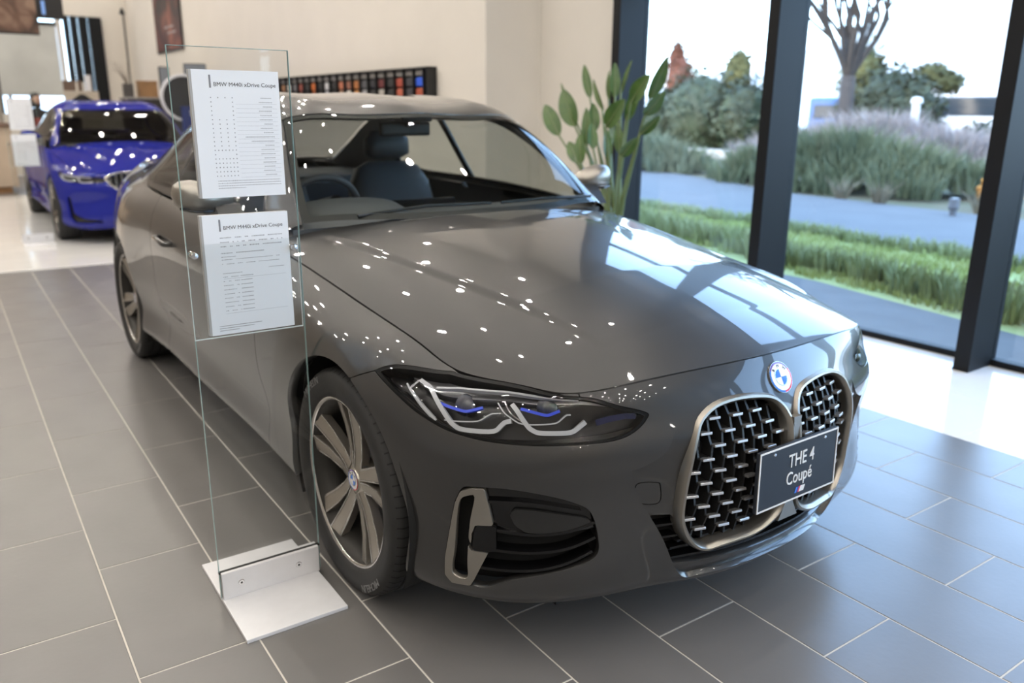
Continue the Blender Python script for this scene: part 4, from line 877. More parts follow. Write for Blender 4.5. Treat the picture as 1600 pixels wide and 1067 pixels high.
    for y in (-.105, .105): MB().lathe([(.0005, .0015), (.004, .0012), (.005, -.001)], 12, 'x', (.0068, y, .066)).build('plate_bolt', CHROME, pl)
    MB().box((.825, -.06, .43), (.857, .06, .51)).build('plate_bracket', BLACK, root)
    # front badge
    n = belt.normal(np.array([UE-1e-3]), np.array([.655]))[0]; p = belt.at(UE, .655)[0]
    roundel(root, tuple(p+n*.004), .041, None, (pi/2-math.atan2(n[2], n[0]), 0, pi/2))
    mirrors(root, paint, CERIUM)
    # wipers
    for y0, y1 in ((-.50, .08), (.12, .60)):
        a = (-.66, y0, 1.005-abs(y0)*.035+.012); b = (-.675, y1, 1.012)
        MB().tube([a, ((a[0]+b[0])/2, (y0+y1)/2, 1.018), b], .006, 6).build('wiper', BLACK, root)
    # ---- cabin
    d = MB(); d.prism([(-.74, .90), (-.74, .955), (-.86, .972), (-1.05, .965), (-1.12, .93), (-1.14, .80), (-1.02, .55), (-.74, .55)], 1.42, (0, -.71, 0), (1, 0, 0), (0, 0, 1), (0, 1, 0)); d.build('dashboard', DASHM, root)
    V = []; F = []; n = 16
    for i, (x, w, h) in enumerate(((-.84, .10, .002), (-.93, .21, .050), (-1.04, .23, .066), (-1.12, .225, .058), (-1.15, .20, .02))):
        for k in range(n+1):
            a = pi*k/n; V.append((x, -.365-w*math.cos(a), .958+h*math.sin(a)**.6))
    for i in range(4):
        for k in range(n): F.append((i*(n+1)+k, i*(n+1)+k+1, (i+1)*(n+1)+k+1, (i+1)*(n+1)+k))
    MB().add(V, F).build('instrument_hood', DASHM, root, smooth=True)
    MB().bbox((-1.16, -.13, .86), (-1.13, .20, .99), .01).build('display_screen', BLACK_GLOSS, root)
    sc = Vector((-1.33, -.365, .925)); ax = Vector((-.93, 0, .37)).normalized(); e1 = Vector((0, 1, 0)); e2 = ax.cross(e1)
    if e2.z < 0: e2 = -e2
    w = MB().tube([sc+.178*(math.cos(2*pi*k/40)*e1+math.sin(2*pi*k/40)*e2) for k in range(40)], .0155, 10, closed=True).build('steering_wheel', LEATHER, root, smooth=True)
    hb = MB()
    for a in (0., pi, -pi/2): hb.tube([sc-ax*.01+.05*(math.cos(a)*e1+math.sin(a)*e2), sc+.175*(math.cos(a)*e1+math.sin(a)*e2)], .014, 8)
    hb.build('steering_spoke', LEATHER, w, smooth=True)
    MB().lathe([(.001, .03), (.05, .026), (.065, .01), (.06, -.03), (.03, -.2)], 20, 'x', (0, 0, 0)).build('steering_hub', LEATHER, w, smooth=True, loc=sc, rot=(0, math.radians(21), pi))
    for y in (-.365, .365):
        def cushion(name, secs, parent):
            V = []; F = []; n = 20
            for (x, z, hw, th, ax_) in secs:
                for k in range(n):
                    a = 2*pi*k/n; c, q = math.cos(a), math.sin(a); c = math.copysign(abs(c)**.6, c); q = math.copysign(abs(q)**.6, q)
                    V.append((x+th*q*math.cos(ax_), y+hw*c, z+th*q*math.sin(ax_)))
            m = len(secs)
            for i in range(m-1):
                for k in range(n): F.append((i*n+k, i*n+(k+1) % n, (i+1)*n+(k+1) % n, (i+1)*n+k))
            F += [tuple(range(n)), tuple((m-1)*n+k for k in range(n))]
            return MB().add(V, F).build(name, LEATHER, parent, angle=60)
        seat = cushion('front_seat', [(-1.98, .50, .24, .07, .2), (-1.99, .60, .265, .085, .2), (-2.04, .80, .26, .08, .2), (-2.09, .98, .235, .07, .2), (-2.12, 1.06, .19, .055, .2), (-2.13, 1.09, .12, .03, .2)], root)
        cushion('seat_base', [(-1.42, .46, .20, .05, 1.4), (-1.47, .47, .26, .08, 1.4), (-1.75, .46, .265, .09, 1.4), (-2.0, .44, .25, .08, 1.4)], seat)
        cushion('headrest', [(-2.115, 1.105, .08, .03, .2), (-2.11, 1.13, .13, .045, .2), (-2.115, 1.21, .13, .045, .2), (-2.125, 1.25, .09, .03, .2)], seat)
    rs = MB().bbox((-2.85, -.62, .35), (-2.62, .62, 1.0), .06).build('rear_seat', LEATHER, root)
    MB().bbox((-3.2, -.6, .95), (-2.75, .6, 1.0), .02).build('parcel_shelf', LEATHER, root)
    MB().tube([(-1.165, 0, 1.335), (-1.20, 0, 1.30)], .010, 8).build('mirror_stem', BLACK, root)
    MB().bbox((-1.235, -.12, 1.255), (-1.205, .12, 1.315), .012).build('interior_mirror', BLACK, root)
    MB().bbox((-1.19, -.07, 1.315), (-1.10, .07, 1.345), .01).build('sensor_housing', BLACK, root)
coupe = thing('sports_coupe', (0, 0, 0), 0, 'dark grey two-door sports coupe with large twin-kidney grille, nearest the camera', 'car')
make_coupe(coupe, GREY)
for ax in (AX_F, AX_R):
    for s in (-1, 1): make_wheel(coupe, ax, s, 0., .06 if ax == 0 else .6)
coupe_details(coupe, GREY)
# ---------------------------------------------------------------- blue sedan in the background
BLUE = mat('blue_paint', (.016, .022, .23), .8, .0, coat=.55, coat_rough=.02, spec=.0)
def make_sedan(root, paint):
    N = np.array(BELT).copy(); N[..., 1] *= .985; B = Surf(N.transpose(1, 0, 2), True, True, u=BU, v=BV); B.sgn = -1
    Gn = np.array(GREEN).copy()
    for k in (3, 4, 5): Gn[k, 1:, 2] += .015
    Gn[5, 2:, 2] += .03; Gn[6, 2:, 2] += .06; Gn[5, :, 0] -= .08; Gn[6, :, 0] -= .10
    G = Surf(Gn.transpose(1, 0, 2), mirror_top=True); UE, VT = B.u[-1], B.v[-1]
    def bg(u0, u1, du, v0=0., v1=None):
        us = np.linspace(u0, u1, int((u1-u0)/du)+2); vs = np.linspace(v0, VT if v1 is None else v1, int(((VT if v1 is None else v1)-v0)/du)+2); return B.grid(us, vs), *np.meshgrid(us, vs)
    def arch(X, ax, r=ARCH): return np.hypot(X[..., 0]-ax, X[..., 2]-WZ-.012)-r
    HLs = [(4.80,.660),(4.86,.695),(5.1,.705),(5.32,.690),(5.42,.676),(5.445,.612),(5.36,.597),(5.1,.592),(4.95,.603)]
    KD = [(.016,.56),(.016,.715),(.07,.738),(.33,.733),(.455,.69),(.44,.64),(.33,.55),(.08,.542)]
    X, U, V = bg(4.6, UE, .014); H, Z = X[..., 1], X[..., 2]
    hl = poly_sd(round_poly(HLs, 3), U, V); kd = poly_sd(KD, H, Z); low = poly_sd([(-.1,.50),(.25,.50),(.40,.42),(.27,.235),(-.1,.235)], H, Z)
    cs = np.maximum(poly_sd([(5.045,.40),(5.09,.40),(5.10,.22),(5.20,.17),(5.37,.145),(5.36,.12),(5.08,.125),(5.035,.18)], U, V), -1)
    skin('front_bumper', X, np.minimum.reduce([U-4.70, -hl-.002, -kd, -low, -cs, arch(X, 0.), VT-.003-V]), paint, root, (-1, 1), .02, sgn=-1)
    skin('intake_cavity', X, np.minimum(np.maximum.reduce([kd, low, cs])+.02, 9), DARK, root, (-1, 1), 0, offset=-.05, sgn=-1)
    for s in (-1, 1):
        L = skin('headlight', X, hl-.0005, LENS, root, (s,), 0, sgn=-1); skin('headlight_housing', X, hl+.008, MATS['headlight_black'], L, (s,), 0, offset=-.04, sgn=-1)
        for path in ([(4.87,.665),(4.95,.615),(5.10,.625)], [(5.13,.68),(5.19,.615),(5.32,.615)], [(4.88,.685),(5.1,.695),(5.3,.682)]):
            v, f = strip(B, path, .016, .010, .01, 6, s); MB().add(v, f).build('light_guide', WHITE_L, L)
        skin('intake_trim', X, cs-.012, BLACK_GLOSS, root, (s,), .02, offset=-.02, sgn=-1)
    def xs(h, z): k = np.argmin((H-abs(h))**2+(Z-z)**2); return float(X.reshape(-1, 3)[k][0])
    for s in (-1, 1):
        ring = np.array(round_poly(KD, 3)); c = ring.mean(0); n = len(ring); Vv = []
        rx = np.array([xs(*p) for p in ring])
        for sc, d in ((1.05, -.02), (1.05, .008), (1.0, .014), (.93, .004), (.93, -.03)): Vv += [(rx[i]+d, s*(c[0]+(p[0]-c[0])*sc), c[1]+(p[1]-c[1])*sc) for i, p in enumerate(ring)]
        fr = MB().add(Vv, [(k*n+i, k*n+(i+1) % n, (k+1)*n+(i+1) % n, (k+1)*n+i) for k in range(4) for i in range(n)]).build('kidney_frame', mat('satin_chrome', (.78, .77, .75), .22, .9), root, angle=50)
        for q in range(8):
            h = .06+.052*q; zz = [z for z in np.linspace(.53, .75, 45) if poly_sd(KD, np.array([[h]]), np.array([[z]]))[0, 0] > .004]
            if len(zz) < 3: continue
            x = xs(h, .64); MB().box((xs(h, zz[0])-.03, s*h-.0055, zz[0]), (x-.006, s*h+.0055, zz[-1])).build('grille_slat', MATS['satin_chrome'], fr)
    def both(nm, X, F, m=paint, fl=.012, off=0.):
        for s in (-1, 1): skin(nm, X, F, m, root, (s,), fl, off, sgn=-1)
    X, U, V = bg(3.9, 4.74, .016); both('front_fender', X, np.minimum.reduce([U-3.93, 4.698-U, arch(X, 0.), V-.095, VT-.003-V]), fl=.03)
    for a, b in ((3.00, 3.93), (2.25, 3.00)):
        X, U, V = bg(a, b, .03); both('door', X, np.minimum.reduce([U-a-.0015, b-.0015-U, V-.096, arch(X, AX_R)]))
    X, U, V = bg(0, 2.25, .022); both('rear_quarter_panel', X, np.minimum.reduce([2.2485-U, arch(X, AX_R), V-.095]), fl=.03)
    X, U, V = bg(0, 4.75, .03, 0, .12); both('side_skirt', X, np.minimum.reduce([.092-V, V-.001, arch(X, AX_R), arch(X, 0.)]), BLACK_GLOSS)
    ucor = 4.9467
    Bf = lambda t: B.at(3.80+(ucor-3.80)*np.asarray(t), np.full(len(t), VT)); Ff_ = lambda t: B.at(UE+(ucor-UE)*np.asarray(t), np.full(len(t), VT)); rc = Bf(np.array([0.]))[0]; fc = Ff_(np.array([0.]))[0]
    Xh = coons(curve_fn([(-.64, 0, .99), (-.35, 0, .972), (0, 0, .935), (.35, 0, .88), (.58, 0, .825), tuple(fc)]), Bf, curve_fn([(-.64, 0, .99), (-.645, .22, .988), (-.665, .45, .975), (-.70, .65, .950), tuple(rc)]), Ff_, 90, 60)
    hc = .50-.10*np.clip((Xh[..., 0]+.6)/1.1, 0, 1.2); e = np.clip((hc-Xh[..., 1])/.06+.5, 0, 1); Xh[..., 2] += .014*np.clip((.62-Xh[..., 0])/.35, 0, 1)*e*e*(3-2*e)*np.clip((Xh[..., 0]+.66)/.12, 0, 1)
    skin('hood', Xh, np.ones(Xh.shape[:2]), paint, root, (-1, 1), 0); upper_shell(root, paint, G, 1.8, glass_mat('sedan_windscreen', (.20, .20, .19)))
    MB().prism([(-.78,.80),(-.55,.80),(-.55,.955),(-.62,.966),(-.80,.955)], 1.24, (0, -.62, 0), (1, 0, 0), (0, 0, 1), (0, 1, 0)).build('cowl', BLACK, root)
    X, U, V = bg(.1, 4.62, .06); skin('inner_shell', X, np.minimum.reduce([arch(X, AX_R, .38), arch(X, 0., .38), V-.02]), DARK, root, (-1, 1), 0, offset=-.06, sgn=-1)
    Xt = coons(curve_fn([(-3.2, 0, 1.08), (-3.5, 0, 1.07), (-3.87, 0, 1.045)]), lambda t: B.at(1.25+(.62-1.25)*np.asarray(t), np.full(len(t), VT)), curve_fn([(-3.2, 0, 1.08), (-3.21, .35, 1.07), tuple(B.at(1.25, VT)[0])]), lambda t: B.at(.62*np.asarray(t), np.full(len(t), VT)), 24, 24)
    skin('trunk_lid', Xt, np.ones(Xt.shape[:2]), paint, root, (-1, 1), 0, sgn=-1)
    MB().box((-3.3, -.70, .17), (.5, .70, .215)).build('floor_pan', DARK, root); MB().prism([(-.74, .90), (-.74, .955), (-1.05, .965), (-1.14, .80), (-1.02, .55), (-.74, .55)], 1.40, (0, -.70, 0), (1, 0, 0), (0, 0, 1), (0, 1, 0)).build('dashboard', DASHM, root)
    for y in (-.36, .36): st = MB().bbox((-2.1, y-.24, .35), (-1.95, y+.24, 1.05), .06).build('front_seat', LEATHER, root); MB().bbox((-2.1, y-.12, 1.10), (-2.0, y+.12, 1.26), .04).build('headrest', LEATHER, st)
    MB().bbox((-2.95, -.6, .35), (-2.75, .6, 1.0), .06).build('rear_seat', LEATHER, root)
    mirrors(root, paint, paint)
sedan = thing('blue_sedan', (-7.9, .27, 0), DL, 'metallic blue four-door sedan with chrome kidney grille on white floor', 'car')
make_sedan(sedan, BLUE)
for ax in (AX_F, AX_R):
    for s in (-1, 1): make_wheel(sedan, ax, s, 0., .4)
# ---------------------------------------------------------------- price stands
CLEAR = glass_mat('clear_acrylic', (.985, .992, .99), 0, 1.45); EDGE = mat('glass_edge', (.26, .42, .42), .12, coat=.5); ALU = mat('brushed_aluminium', (.74, .74, .76), .35, .15, noise=.04, nscale=30); PAPER = mat('white_paper', (.80, .82, .86), .6); INK = mat('black_ink', (.035, .035, .04), .6); INK2 = mat('grey_ink', (.22, .22, .24), .6)
TITLE = 'BMW M440i xDrive Coupe'
def stand(loc, label, titles, detail=True):
    st = thing('price_stand', loc, DL, label, 'price stand')
    W, Hh = .295, 1.505
    MB().box((-.004, 0, .012), (.004, W, Hh)).build('glass_panel', CLEAR, st)
    ed = MB(); ed.box((-.0041, -.0012, .012), (.0041, 0, Hh)); ed.box((-.0041, W, .012), (.0041, W+.0012, Hh)); ed.box((-.0041, -.001, Hh), (.0041, W+.001, Hh+.0012))
    for (a, b) in (((-.0041, -.0012, .012), (.0041, 0, Hh)), ((-.0041, W, .012), (.0041, W+.0012, Hh)), ((-.0041, -.001, Hh), (.0041, W+.001, Hh+.0012))): MB().box(a, b).build('glass_edge', EDGE, st)
    MB().bbox((-.215, 0, 0), (.235, W-.01, .011), .0015).build('base_plate', ALU, st)
    MB().bbox((.005, .002, .011), (.017, W-.006, .094), .0015).build('upright_plate', ALU, st); MB().bbox((-.017, .002, .011), (-.005, W-.006, .094), .0015).build('upright_plate', ALU, st)
    MB().box((-.0045, -.002, .088), (.0045, W+.002, .0945)).build('rubber_seal', mat('seal_black', (.01, .01, .01), .6), st)
    for y in (.055, .225):
        MB().lathe([(.0005, .0185), (.008, .0185), (.0095, .017)], 14, 'x', (0, y, .052)).build('screw', CHROME, st); MB().lathe([(.0005, .0188), (.0035, .0188)], 6, 'x', (0, y, .052)).build('screw_socket', DARK, st)
    for k, (z0, z1, y0, y1) in enumerate(((1.145, 1.452, .045, .258), (.790, 1.102, .038, .258))):
        bk = MB().bbox((.010, y0-.006, z0), (.026, y1, z1), .001).build('sign_holder', mat('holder_grey', (.42, .42, .42), .4), st)
        MB().box((.0262, y0, z0), (.0272, y1, z1)).build('paper', PAPER, bk)
        if k == 1:
            MB().box((.028, y0-.045, z0-.004), (.030, y1+.022, z0+.24)).build('acrylic_cover', CLEAR, bk)
            for a, b in (((.0279, y0-.046, z0-.006), (.0303, y1+.023, z0-.003)), ((.0279, y0-.046, z0-.006), (.0303, y0-.0445, z0+.24)), ((.0279, y1+.0215, z0-.006), (.0303, y1+.023, z0+.24))): MB().box(a, b).build('acrylic_edge', mat('acrylic_edge', (.5, .56, .55), .15, coat=.5), bk)
            for y in (y0-.028, y1+.010): MB().lathe([(.0005, .042), (.008, .041), (.009, .036), (.009, .004)], 14, 'x', (0, y, z0+.215)).build('standoff_pin', CHROME, bk)
        def line(y, z, w, h=.0022, m=INK2): return [(.0274, y, z), (.0274, y+w, z), (.0274, y+w, z+h), (.0274, y, z+h)]
        if detail:
            me = text_mesh('title', TITLE, .0138, .0001, 'LEFT', bold=0.); me.materials.append(INK); o = link('title', me, bk, (.0274, y0+.050, z1-.034), (pi/2, 0, pi/2))
        MB().box((.0272, y0+.040, z1-.042), (.0275, y0+.0445, z1-.012)).build('title_bar', INK2, bk)
        rows = MB(); rl = random.Random(11+k)
        if k == 0:
            for r in range(19):
                z = z1-.066-.0105*r; n = 4 if r < 12 else 7; x = y0+.040
                for q in range(n):
                    if r in (1, 2, 3, 4) and 0 < q < 3: continue
                    if r in (13,) and 0 < q < n-1: continue
                    rows.add(line(x+q*(.052/(n-1)), z, .0021, .0026, INK), [(0, 1, 2, 3)])
                w = rl.uniform(.02, .035)*(2.4 if r in (9, 10) else 1); x1 = y1-.022
                q = x1-w
                while q < x1: ww = rl.uniform(.0015, .003); rows.add(line(q, z, ww*.7, .0024), [(0, 1, 2, 3)]); q += ww+.0012
                if r not in (0,): rows.add(line(y0+.10, z-.0035, .105, .0003), [(0, 1, 2, 3)])
            for r in range(4):
                z = z0+.040-.006*r; q = y0+.042
                while q < y1-.012-(.09 if r == 3 else 0): ww = rl.uniform(.001, .004); rows.add(line(q, z, ww*.7, .0019), [(0, 1, 2, 3)]); q += ww+.0012
        else:
            for r, (xa, xb, g) in enumerate(((.04, .20, .0), (.04, .20, 0), (.04, .20, 0), (.04, .15, .006), (.04, .075, .004), (.04, .19, 0), (.04, .19, 0), (.16, .20, .006), (.04, .09, .002))+tuple((.04, .08, 0) for _ in range(9))):
                z = z1-.060-.0112*r-g
                q = y0+xa
                while q < y0+xb:
                    ww = rl.uniform(.0012, .0036); rows.add(line(q, z, ww, .0024 if r < 4 else .0016, INK), [(0, 1, 2, 3)]); q += ww+(.0016 if rl.random() < .85 else .010)
                if r > 8:
                    q = y0+.085
                    while q < y0+.115: ww = rl.uniform(.0012, .003); rows.add(line(q, z, ww, .0018), [(0, 1, 2, 3)]); q += ww+.001
            for zz in (z1-.165, z0+.055): rows.add(line(y0+.04, zz, .165, .0004), [(0, 1, 2, 3)])
            for r in range(3):
                q = y0+.02
                while q < y0+(.13, .11, .07)[r]: ww = rl.uniform(.001, .003); rows.add(line(q, z0+.022-.006*r, ww, .0018), [(0, 1, 2, 3)]); q += ww+.0007
        t = rows.build('print', INK2, bk, fix=False); t['kind'] = 'stuff'
    return st
stand((-.13, -1.222, 0), 'tall glass price stand with aluminium foot and two paper sheets beside the grey coupe', 1)
stand((-7.8, -.965, 0), 'far glass price stand with two white sheets beside the blue sedan', 1, False)
# ---------------------------------------------------------------- indoor plant
LEAFM = mat('strelitzia_leaf', (.045, .105, .025), .38, noise=.4, nscale=14, color2=(.085, .16, .035), coat=.15); STEMM = mat('strelitzia_stem', (.14, .19, .07), .5); 
LEAVES = [((-3.271, 2.35, 1.423),(-3.04, 2.32, 1.19),0.108), ((-3.121, 2.4, 1.537),(-2.911, 2.37, 1.259),0.135), ((-3.208, 2.45, 1.583),(-2.965, 2.42, 1.305),0.039), ((-3.098, 2.6, 1.722),(-2.975, 2.57, 1.468),0.059), ((-2.879, 2.5, 1.604),(-2.717, 2.47, 1.377),0.043), ((-2.702, 2.3, 1.398),(-2.646, 2.27, 1.123),0.064), ((-2.798, 2.45, 1.432),(-2.738, 2.42, 1.22),0.075), ((-2.575, 2.25, 1.287),(-2.517, 2.22, 1.106),0.062), ((-2.905, 2.3, 1.151),(-2.727, 2.27, 0.995),0.084), ((-2.655, 2.2, 1.21),(-2.588, 2.17, 1.005),0.072), ((-2.171, 2.4, 1.612),(-2.314, 2.37, 1.429),0.104), ((-2.306, 2.3, 1.449),(-2.452, 2.27, 1.258),0.113), ((-2.569, 2.6, 1.728),(-2.631, 2.57, 1.501),0.028), ((-2.863, 2.65, 1.673),(-2.816, 2.62, 1.448),0.043), ((-2.74, 2.6, 1.722),(-2.691, 2.57, 1.465),0.066), ((-2.104, 2.5, 1.725),(-2.228, 2.47, 1.443),0.087), ((-1.97, 2.35, 1.496),(-2.118, 2.32, 1.336),0.084), ((-1.906, 2.25, 1.337),(-2.05, 2.22, 1.216),0.057), ((-2.058, 2.2, 1.196),(-2.174, 2.17, 1.07),0.066), ((-2.582, 2.4, 1.251),(-2.522, 2.37, 1.026),0.063), ((-2.414, 2.55, 1.572),(-2.51, 2.52, 1.297),0.072), ((-2.577, 2.5, 1.296),(-2.51, 2.47, 1.07),0.064)]
pc = Vector((-2.42, 2.36, 0)); plant = thing('potted_plant', pc, 0, 'tall bird-of-paradise plant with paddle leaves in front of the black mullion', 'plant')
MB().lathe([(.001, .0), (.15, .0), (.16, .02), (.19, .36), (.195, .38), (.175, .38), (.17, .33), (.001, .33)], 28).build('pot', mat('white_pot', (.6, .6, .58), .4), plant, angle=40)
MB().lathe([(.001, .335), (.168, .332)], 20).build('soil', mat('soil', (.03, .022, .015), .95), plant)
rl = random.Random(5)
for i, (T, B, w) in enumerate(LEAVES):
    T, B = Vector(T)-pc, Vector(B)-pc; ax = T-B; L = ax.length; d = ax.normalized(); tocam = (CAM-pc-B).normalized()
    side = d.cross(tocam).normalized(); nrm = side.cross(d).normalized(); tw = rl.uniform(-.5, .5) if w > .05 else rl.uniform(.6, .9); side, nrm = side*math.cos(tw)+nrm*math.sin(tw), nrm*math.cos(tw)-side*math.sin(tw)
    V = []; F = []; n = 12
    for k in range(n+1):
        t = k/n; hw = w*.56*(math.sin(pi*t**.8)**.75 if 0 < t < 1 else 0)+.003; c = B+ax*t+nrm*(-.05*L*(t-.5)**2*4)
        for q, lift in ((-1, .22), (-.5, .07), (0, 0), (.5, .07), (1, .22)): V.append(c+side*(hw*q)+nrm*(hw*lift))
    for k in range(n):
        for q in range(4): F.append((k*5+q, k*5+q+1, k*5+q+6, k*5+q+5))
    lf = obj('leaf', V, F, LEAFM, plant, True)
    root = Vector((rl.uniform(-.07, .07), rl.uniform(-.07, .07), .33)); mid = (B+root)/2; mid.x = root.x*.4+B.x*.6*.6; mid.y = root.y+(B.y-root.y)*.35
    pts = [root, root.lerp(mid, .5)+Vector((0, 0, .04)), mid, mid.lerp(B, .55), B, B+ax*.45, B+ax*.92]
    MB().tube(pts, [.012, .011, .009, .008, .007, .004, .0015], 6).build('leaf_stem', STEMM, lf, smooth=True)
# ---------------------------------------------------------------- upholstery sample rack on the wall
rack = thing('sample_rack', (-5.0, 2.399, 1.46), 0, 'long black wall rack of coloured upholstery samples above the coupe roof', 'display rack')
RB = mat('rack_black', (.012, .012, .013), .5); RL = 4.4
MB().box((-RL, -.012, 0), (0, 0, .305)).build('back_panel', RB, rack); MB().bbox((-RL, -.11, .29), (0, 0, .305), .003).build('top_board', RB, rack); MB().bbox((-RL, -.11, 0), (0, 0, .015), .003).build('bottom_board', RB, rack); MB().bbox((-.015, -.11, 0), (0, 0, .305), .003).build('end_board', RB, rack); MB().bbox((-RL, -.11, 0), (-RL+.015, 0, .305), .003).build('end_board', RB, rack)
cols = [(.03, .12, .75), (.05, .05, .06), (.42, .08, .05), (.03, .03, .03), (.14, .03, .03), (.03, .03, .035), (.10, .10, .11), (.42, .16, .05), (.28, .12, .08), (.46, .16, .09), (.03, .03, .03), (.60, .60, .62), (.03, .03, .03), (.62, .17, .04), (.04, .04, .04), (.30, .08, .06), (.18, .18, .19), (.70, .66, .60), (.4, .2, .1), (.05, .05, .06), (.3, .05, .04)]
low = [(.45, .10, .05), (.05, .05, .06), (.55, .14, .08), (.03, .03, .03), (.45, .42, .38), (.03, .03, .03), (.30, .30, .31), (.55, .25, .08), (.66, .63, .58), (.48, .30, .20), (.03, .03, .03), (.55, .56, .60), (.03, .03, .03), (.5, .16, .05), (.03, .03, .03), (.25, .1, .06), (.12, .12, .13), (.6, .58, .54), (.3, .2, .1), (.05, .05, .06), (.2, .05, .04)]
pm_ = MB().bbox((-.085, -.014, 0), (.085, -.004, .05), .002); plate_me = mesh('label_plate', pm_.v, pm_.f, mat('label_grey', (.26, .25, .24), .5))
for i in range(21):
    x = -.20-.2*i
    MB().box((x+.098, -.10, .012), (x+.104, -.012, .292)).build('divider', RB, rack)
    link('label_plate', plate_me, rack, (x, -.06, .232))
    for z0, z1, c in ((.13, .215, cols[i]), (.03, .115, low[i])):
        b = MB().bbox((x-.08, -.075, z0), (x+.08, -.02, z1), .014).build('sample', mat('sample_%02d_%d' % (i, int(z0*100)), c, .6, bump=.1, bscale=200), rack, smooth=False)
# ---------------------------------------------------------------- poster and hanging pictures
def art(name, c1, c2, c3, sc=2.):
    m = mat(name, c1, .5); nt = m.node_tree; b = nt.nodes['Principled BSDF']; tc = nt.nodes.new('ShaderNodeTexCoord'); n = nt.nodes.new('ShaderNodeTexNoise'); n.inputs['Scale'].default_value = sc; n.inputs['Detail'].default_value = 3; n.inputs['Distortion'].default_value = 1.2; r = nt.nodes.new('ShaderNodeValToRGB')
    e = r.color_ramp.elements; e[0].position = .35; e[0].color = (*c1, 1); e[1].position = .68; e[1].color = (*c3, 1); k = e.new(.5); k.color = (*c2, 1)
    nt.links.new(tc.outputs['Object'], n.inputs['Vector']); nt.links.new(n.outputs['Fac'], r.inputs[0]); nt.links.new(r.outputs[0], b.inputs['Base Color']); return m
po = thing('wall_poster', (-15.5, 2.39, 2.38), 0, 'dark red and brown poster hanging on the right wall', 'poster')
MB().bbox((0, -.02, 0), (1.86, 0, 1.6), .004).build('board', RB, po); MB().box((.03, -.024, .03), (1.83, -.02, 1.57)).build('print', art('poster_print', (.02, .012, .012), (.10, .03, .022), (.30, .10, .06), 1.4), po)
for k, (x, w, z) in enumerate(((.75, .22, .40), (1.05, .30, .40), (.95, .18, .30), (1.2, .28, .30))): MB().box((x, -.0255, z), (x+w, -.0245, z+.035)).build('poster_lettering', mat('poster_white', (.42, .38, .36), .6), po)
hb = thing('hanging_picture', (-13, -.9, 2.43), 0, 'large brown picture hanging from the ceiling at the far left', 'picture')
MB().bbox((0, 0, 0), (.03, 1.0, .9), .004).build('board', RB, hb); MB().box((.03, .01, .03), (.034, .99, .89)).build('print', art('hanging_print', (.03, .018, .014), (.13, .07, .045), (.26, .17, .12), 3.), hb)
for y in (.1, .9): MB().tube([(.015, y, .9), (.015, y, CEIL-2.43)], .004, 5).build('hanging_wire', ALU, hb)
hb = thing('hanging_screen', (-13.3, .10, 2.70), 0, 'black screen hanging right of the brown picture', 'screen')
MB().bbox((0, 0, 0), (.05, .40, .7), .006).build('casing', RB, hb); MB().box((.05, .10, .06), (.053, .15, .26)).build('lit_mark', mat('screen_blue', (.1, .18, .35), .3, emit=(.2, .35, .7), strength=.6), hb); MB().tube([(.02, .2, .7), (.02, .2, CEIL-2.70)], .02, 8).build('hanger', RB, hb)
# ---------------------------------------------------------------- furniture behind the blue sedan
WOOD = mat('oak_wood', (.36, .20, .09), .5, noise=.3, nscale=6); TANW = mat('tan_panel', (.52, .42, .32), .6, noise=.06)
ct = thing('reception_counter', (-14.6, -3.2, 0), 0, 'long tan reception counter with brown top at the far left', 'counter')
MB().bbox((0, 0, .10), (.7, 2.80, 1.06), .01).build('body', TANW, ct); MB().bbox((-.05, -.05, 1.06), (.76, 2.80, 1.12), .008).build('top', mat('brown_top', (.16, .09, .055), .4), ct); MB().box((.05, .05, 0), (.65, 2.70, .10)).build('plinth', WOOD, ct)
cb = thing('display_cabinet', (-14.0, .40, 0), 0, 'beige cabinet with dark peaked ornament just above the blue roof', 'cabinet')
MB().bbox((0, 0, 0), (.35, .55, 1.48), .01).build('body', mat('cabinet_beige', (.50, .44, .36), .6), cb); MB().box((.30, .02, 1.48), (.34, .53, 1.64)).build('back_board', MATS['cabinet_beige'], cb); MB().prism([(.10, 0), (.44, 0), (.30, .10), (.24, .10)], .03, (.35, 0, 1.485), (0, 1, 0), (0, 0, 1), (1, 0, 0)).build('ornament', RB, cb)
for y in (.22, .32): MB().lathe([(.0005, .14), (.012, .14), (.014, 0)], 10, 'z', (.30, y, 1.64)).build('candle', mat('wax', (.8, .76, .68), .5), cb)
bp = thing('brown_partition', (-15.2, .62, 0), 0, 'brown freestanding panel between the blind and the black fins', 'partition'); MB().bbox((0, 0, .04), (.05, .30, 1.84), .006).build('panel', mat('brown_panel', (.16, .11, .085), .6), bp); MB().bbox((-.15, .02, 0), (.2, .28, .04), .006).build('foot', RB, bp)
wpn = thing('white_column', (-15.1, .97, 0), 0, 'slim white column standing by the black window fins', 'column'); MB().bbox((0, 0, .03), (.08, .09, 1.94), .006).build('shaft', mat('white_lacquer', (.75, .76, .8), .4), wpn); MB().bbox((-.08, -.06, 0), (.16, .15, .03), .006).build('foot', MATS['white_lacquer'], wpn)
sb = thing('sideboard', (-12.3, 1.0, 0), 0, 'low dark sideboard against the right wall behind the blue sedan', 'sideboard'); MB().bbox((0, 0, .08), (.5, 1.36, 1.50), .01).build('body', mat('sideboard_dark', (.05, .045, .04), .5), sb); MB().bbox((.03, .03, 0), (.47, 1.33, .08), .004).build('plinth', RB, sb); MB().bbox((-.01, -.02, 1.50), (.52, 1.37, 1.53), .004).build('top', mat('sideboard_grey', (.3, .29, .28), .5), sb)
def on_sb(name, label, cat, y): return thing(name, (-12.0, y, 1.53), 0, label, cat)
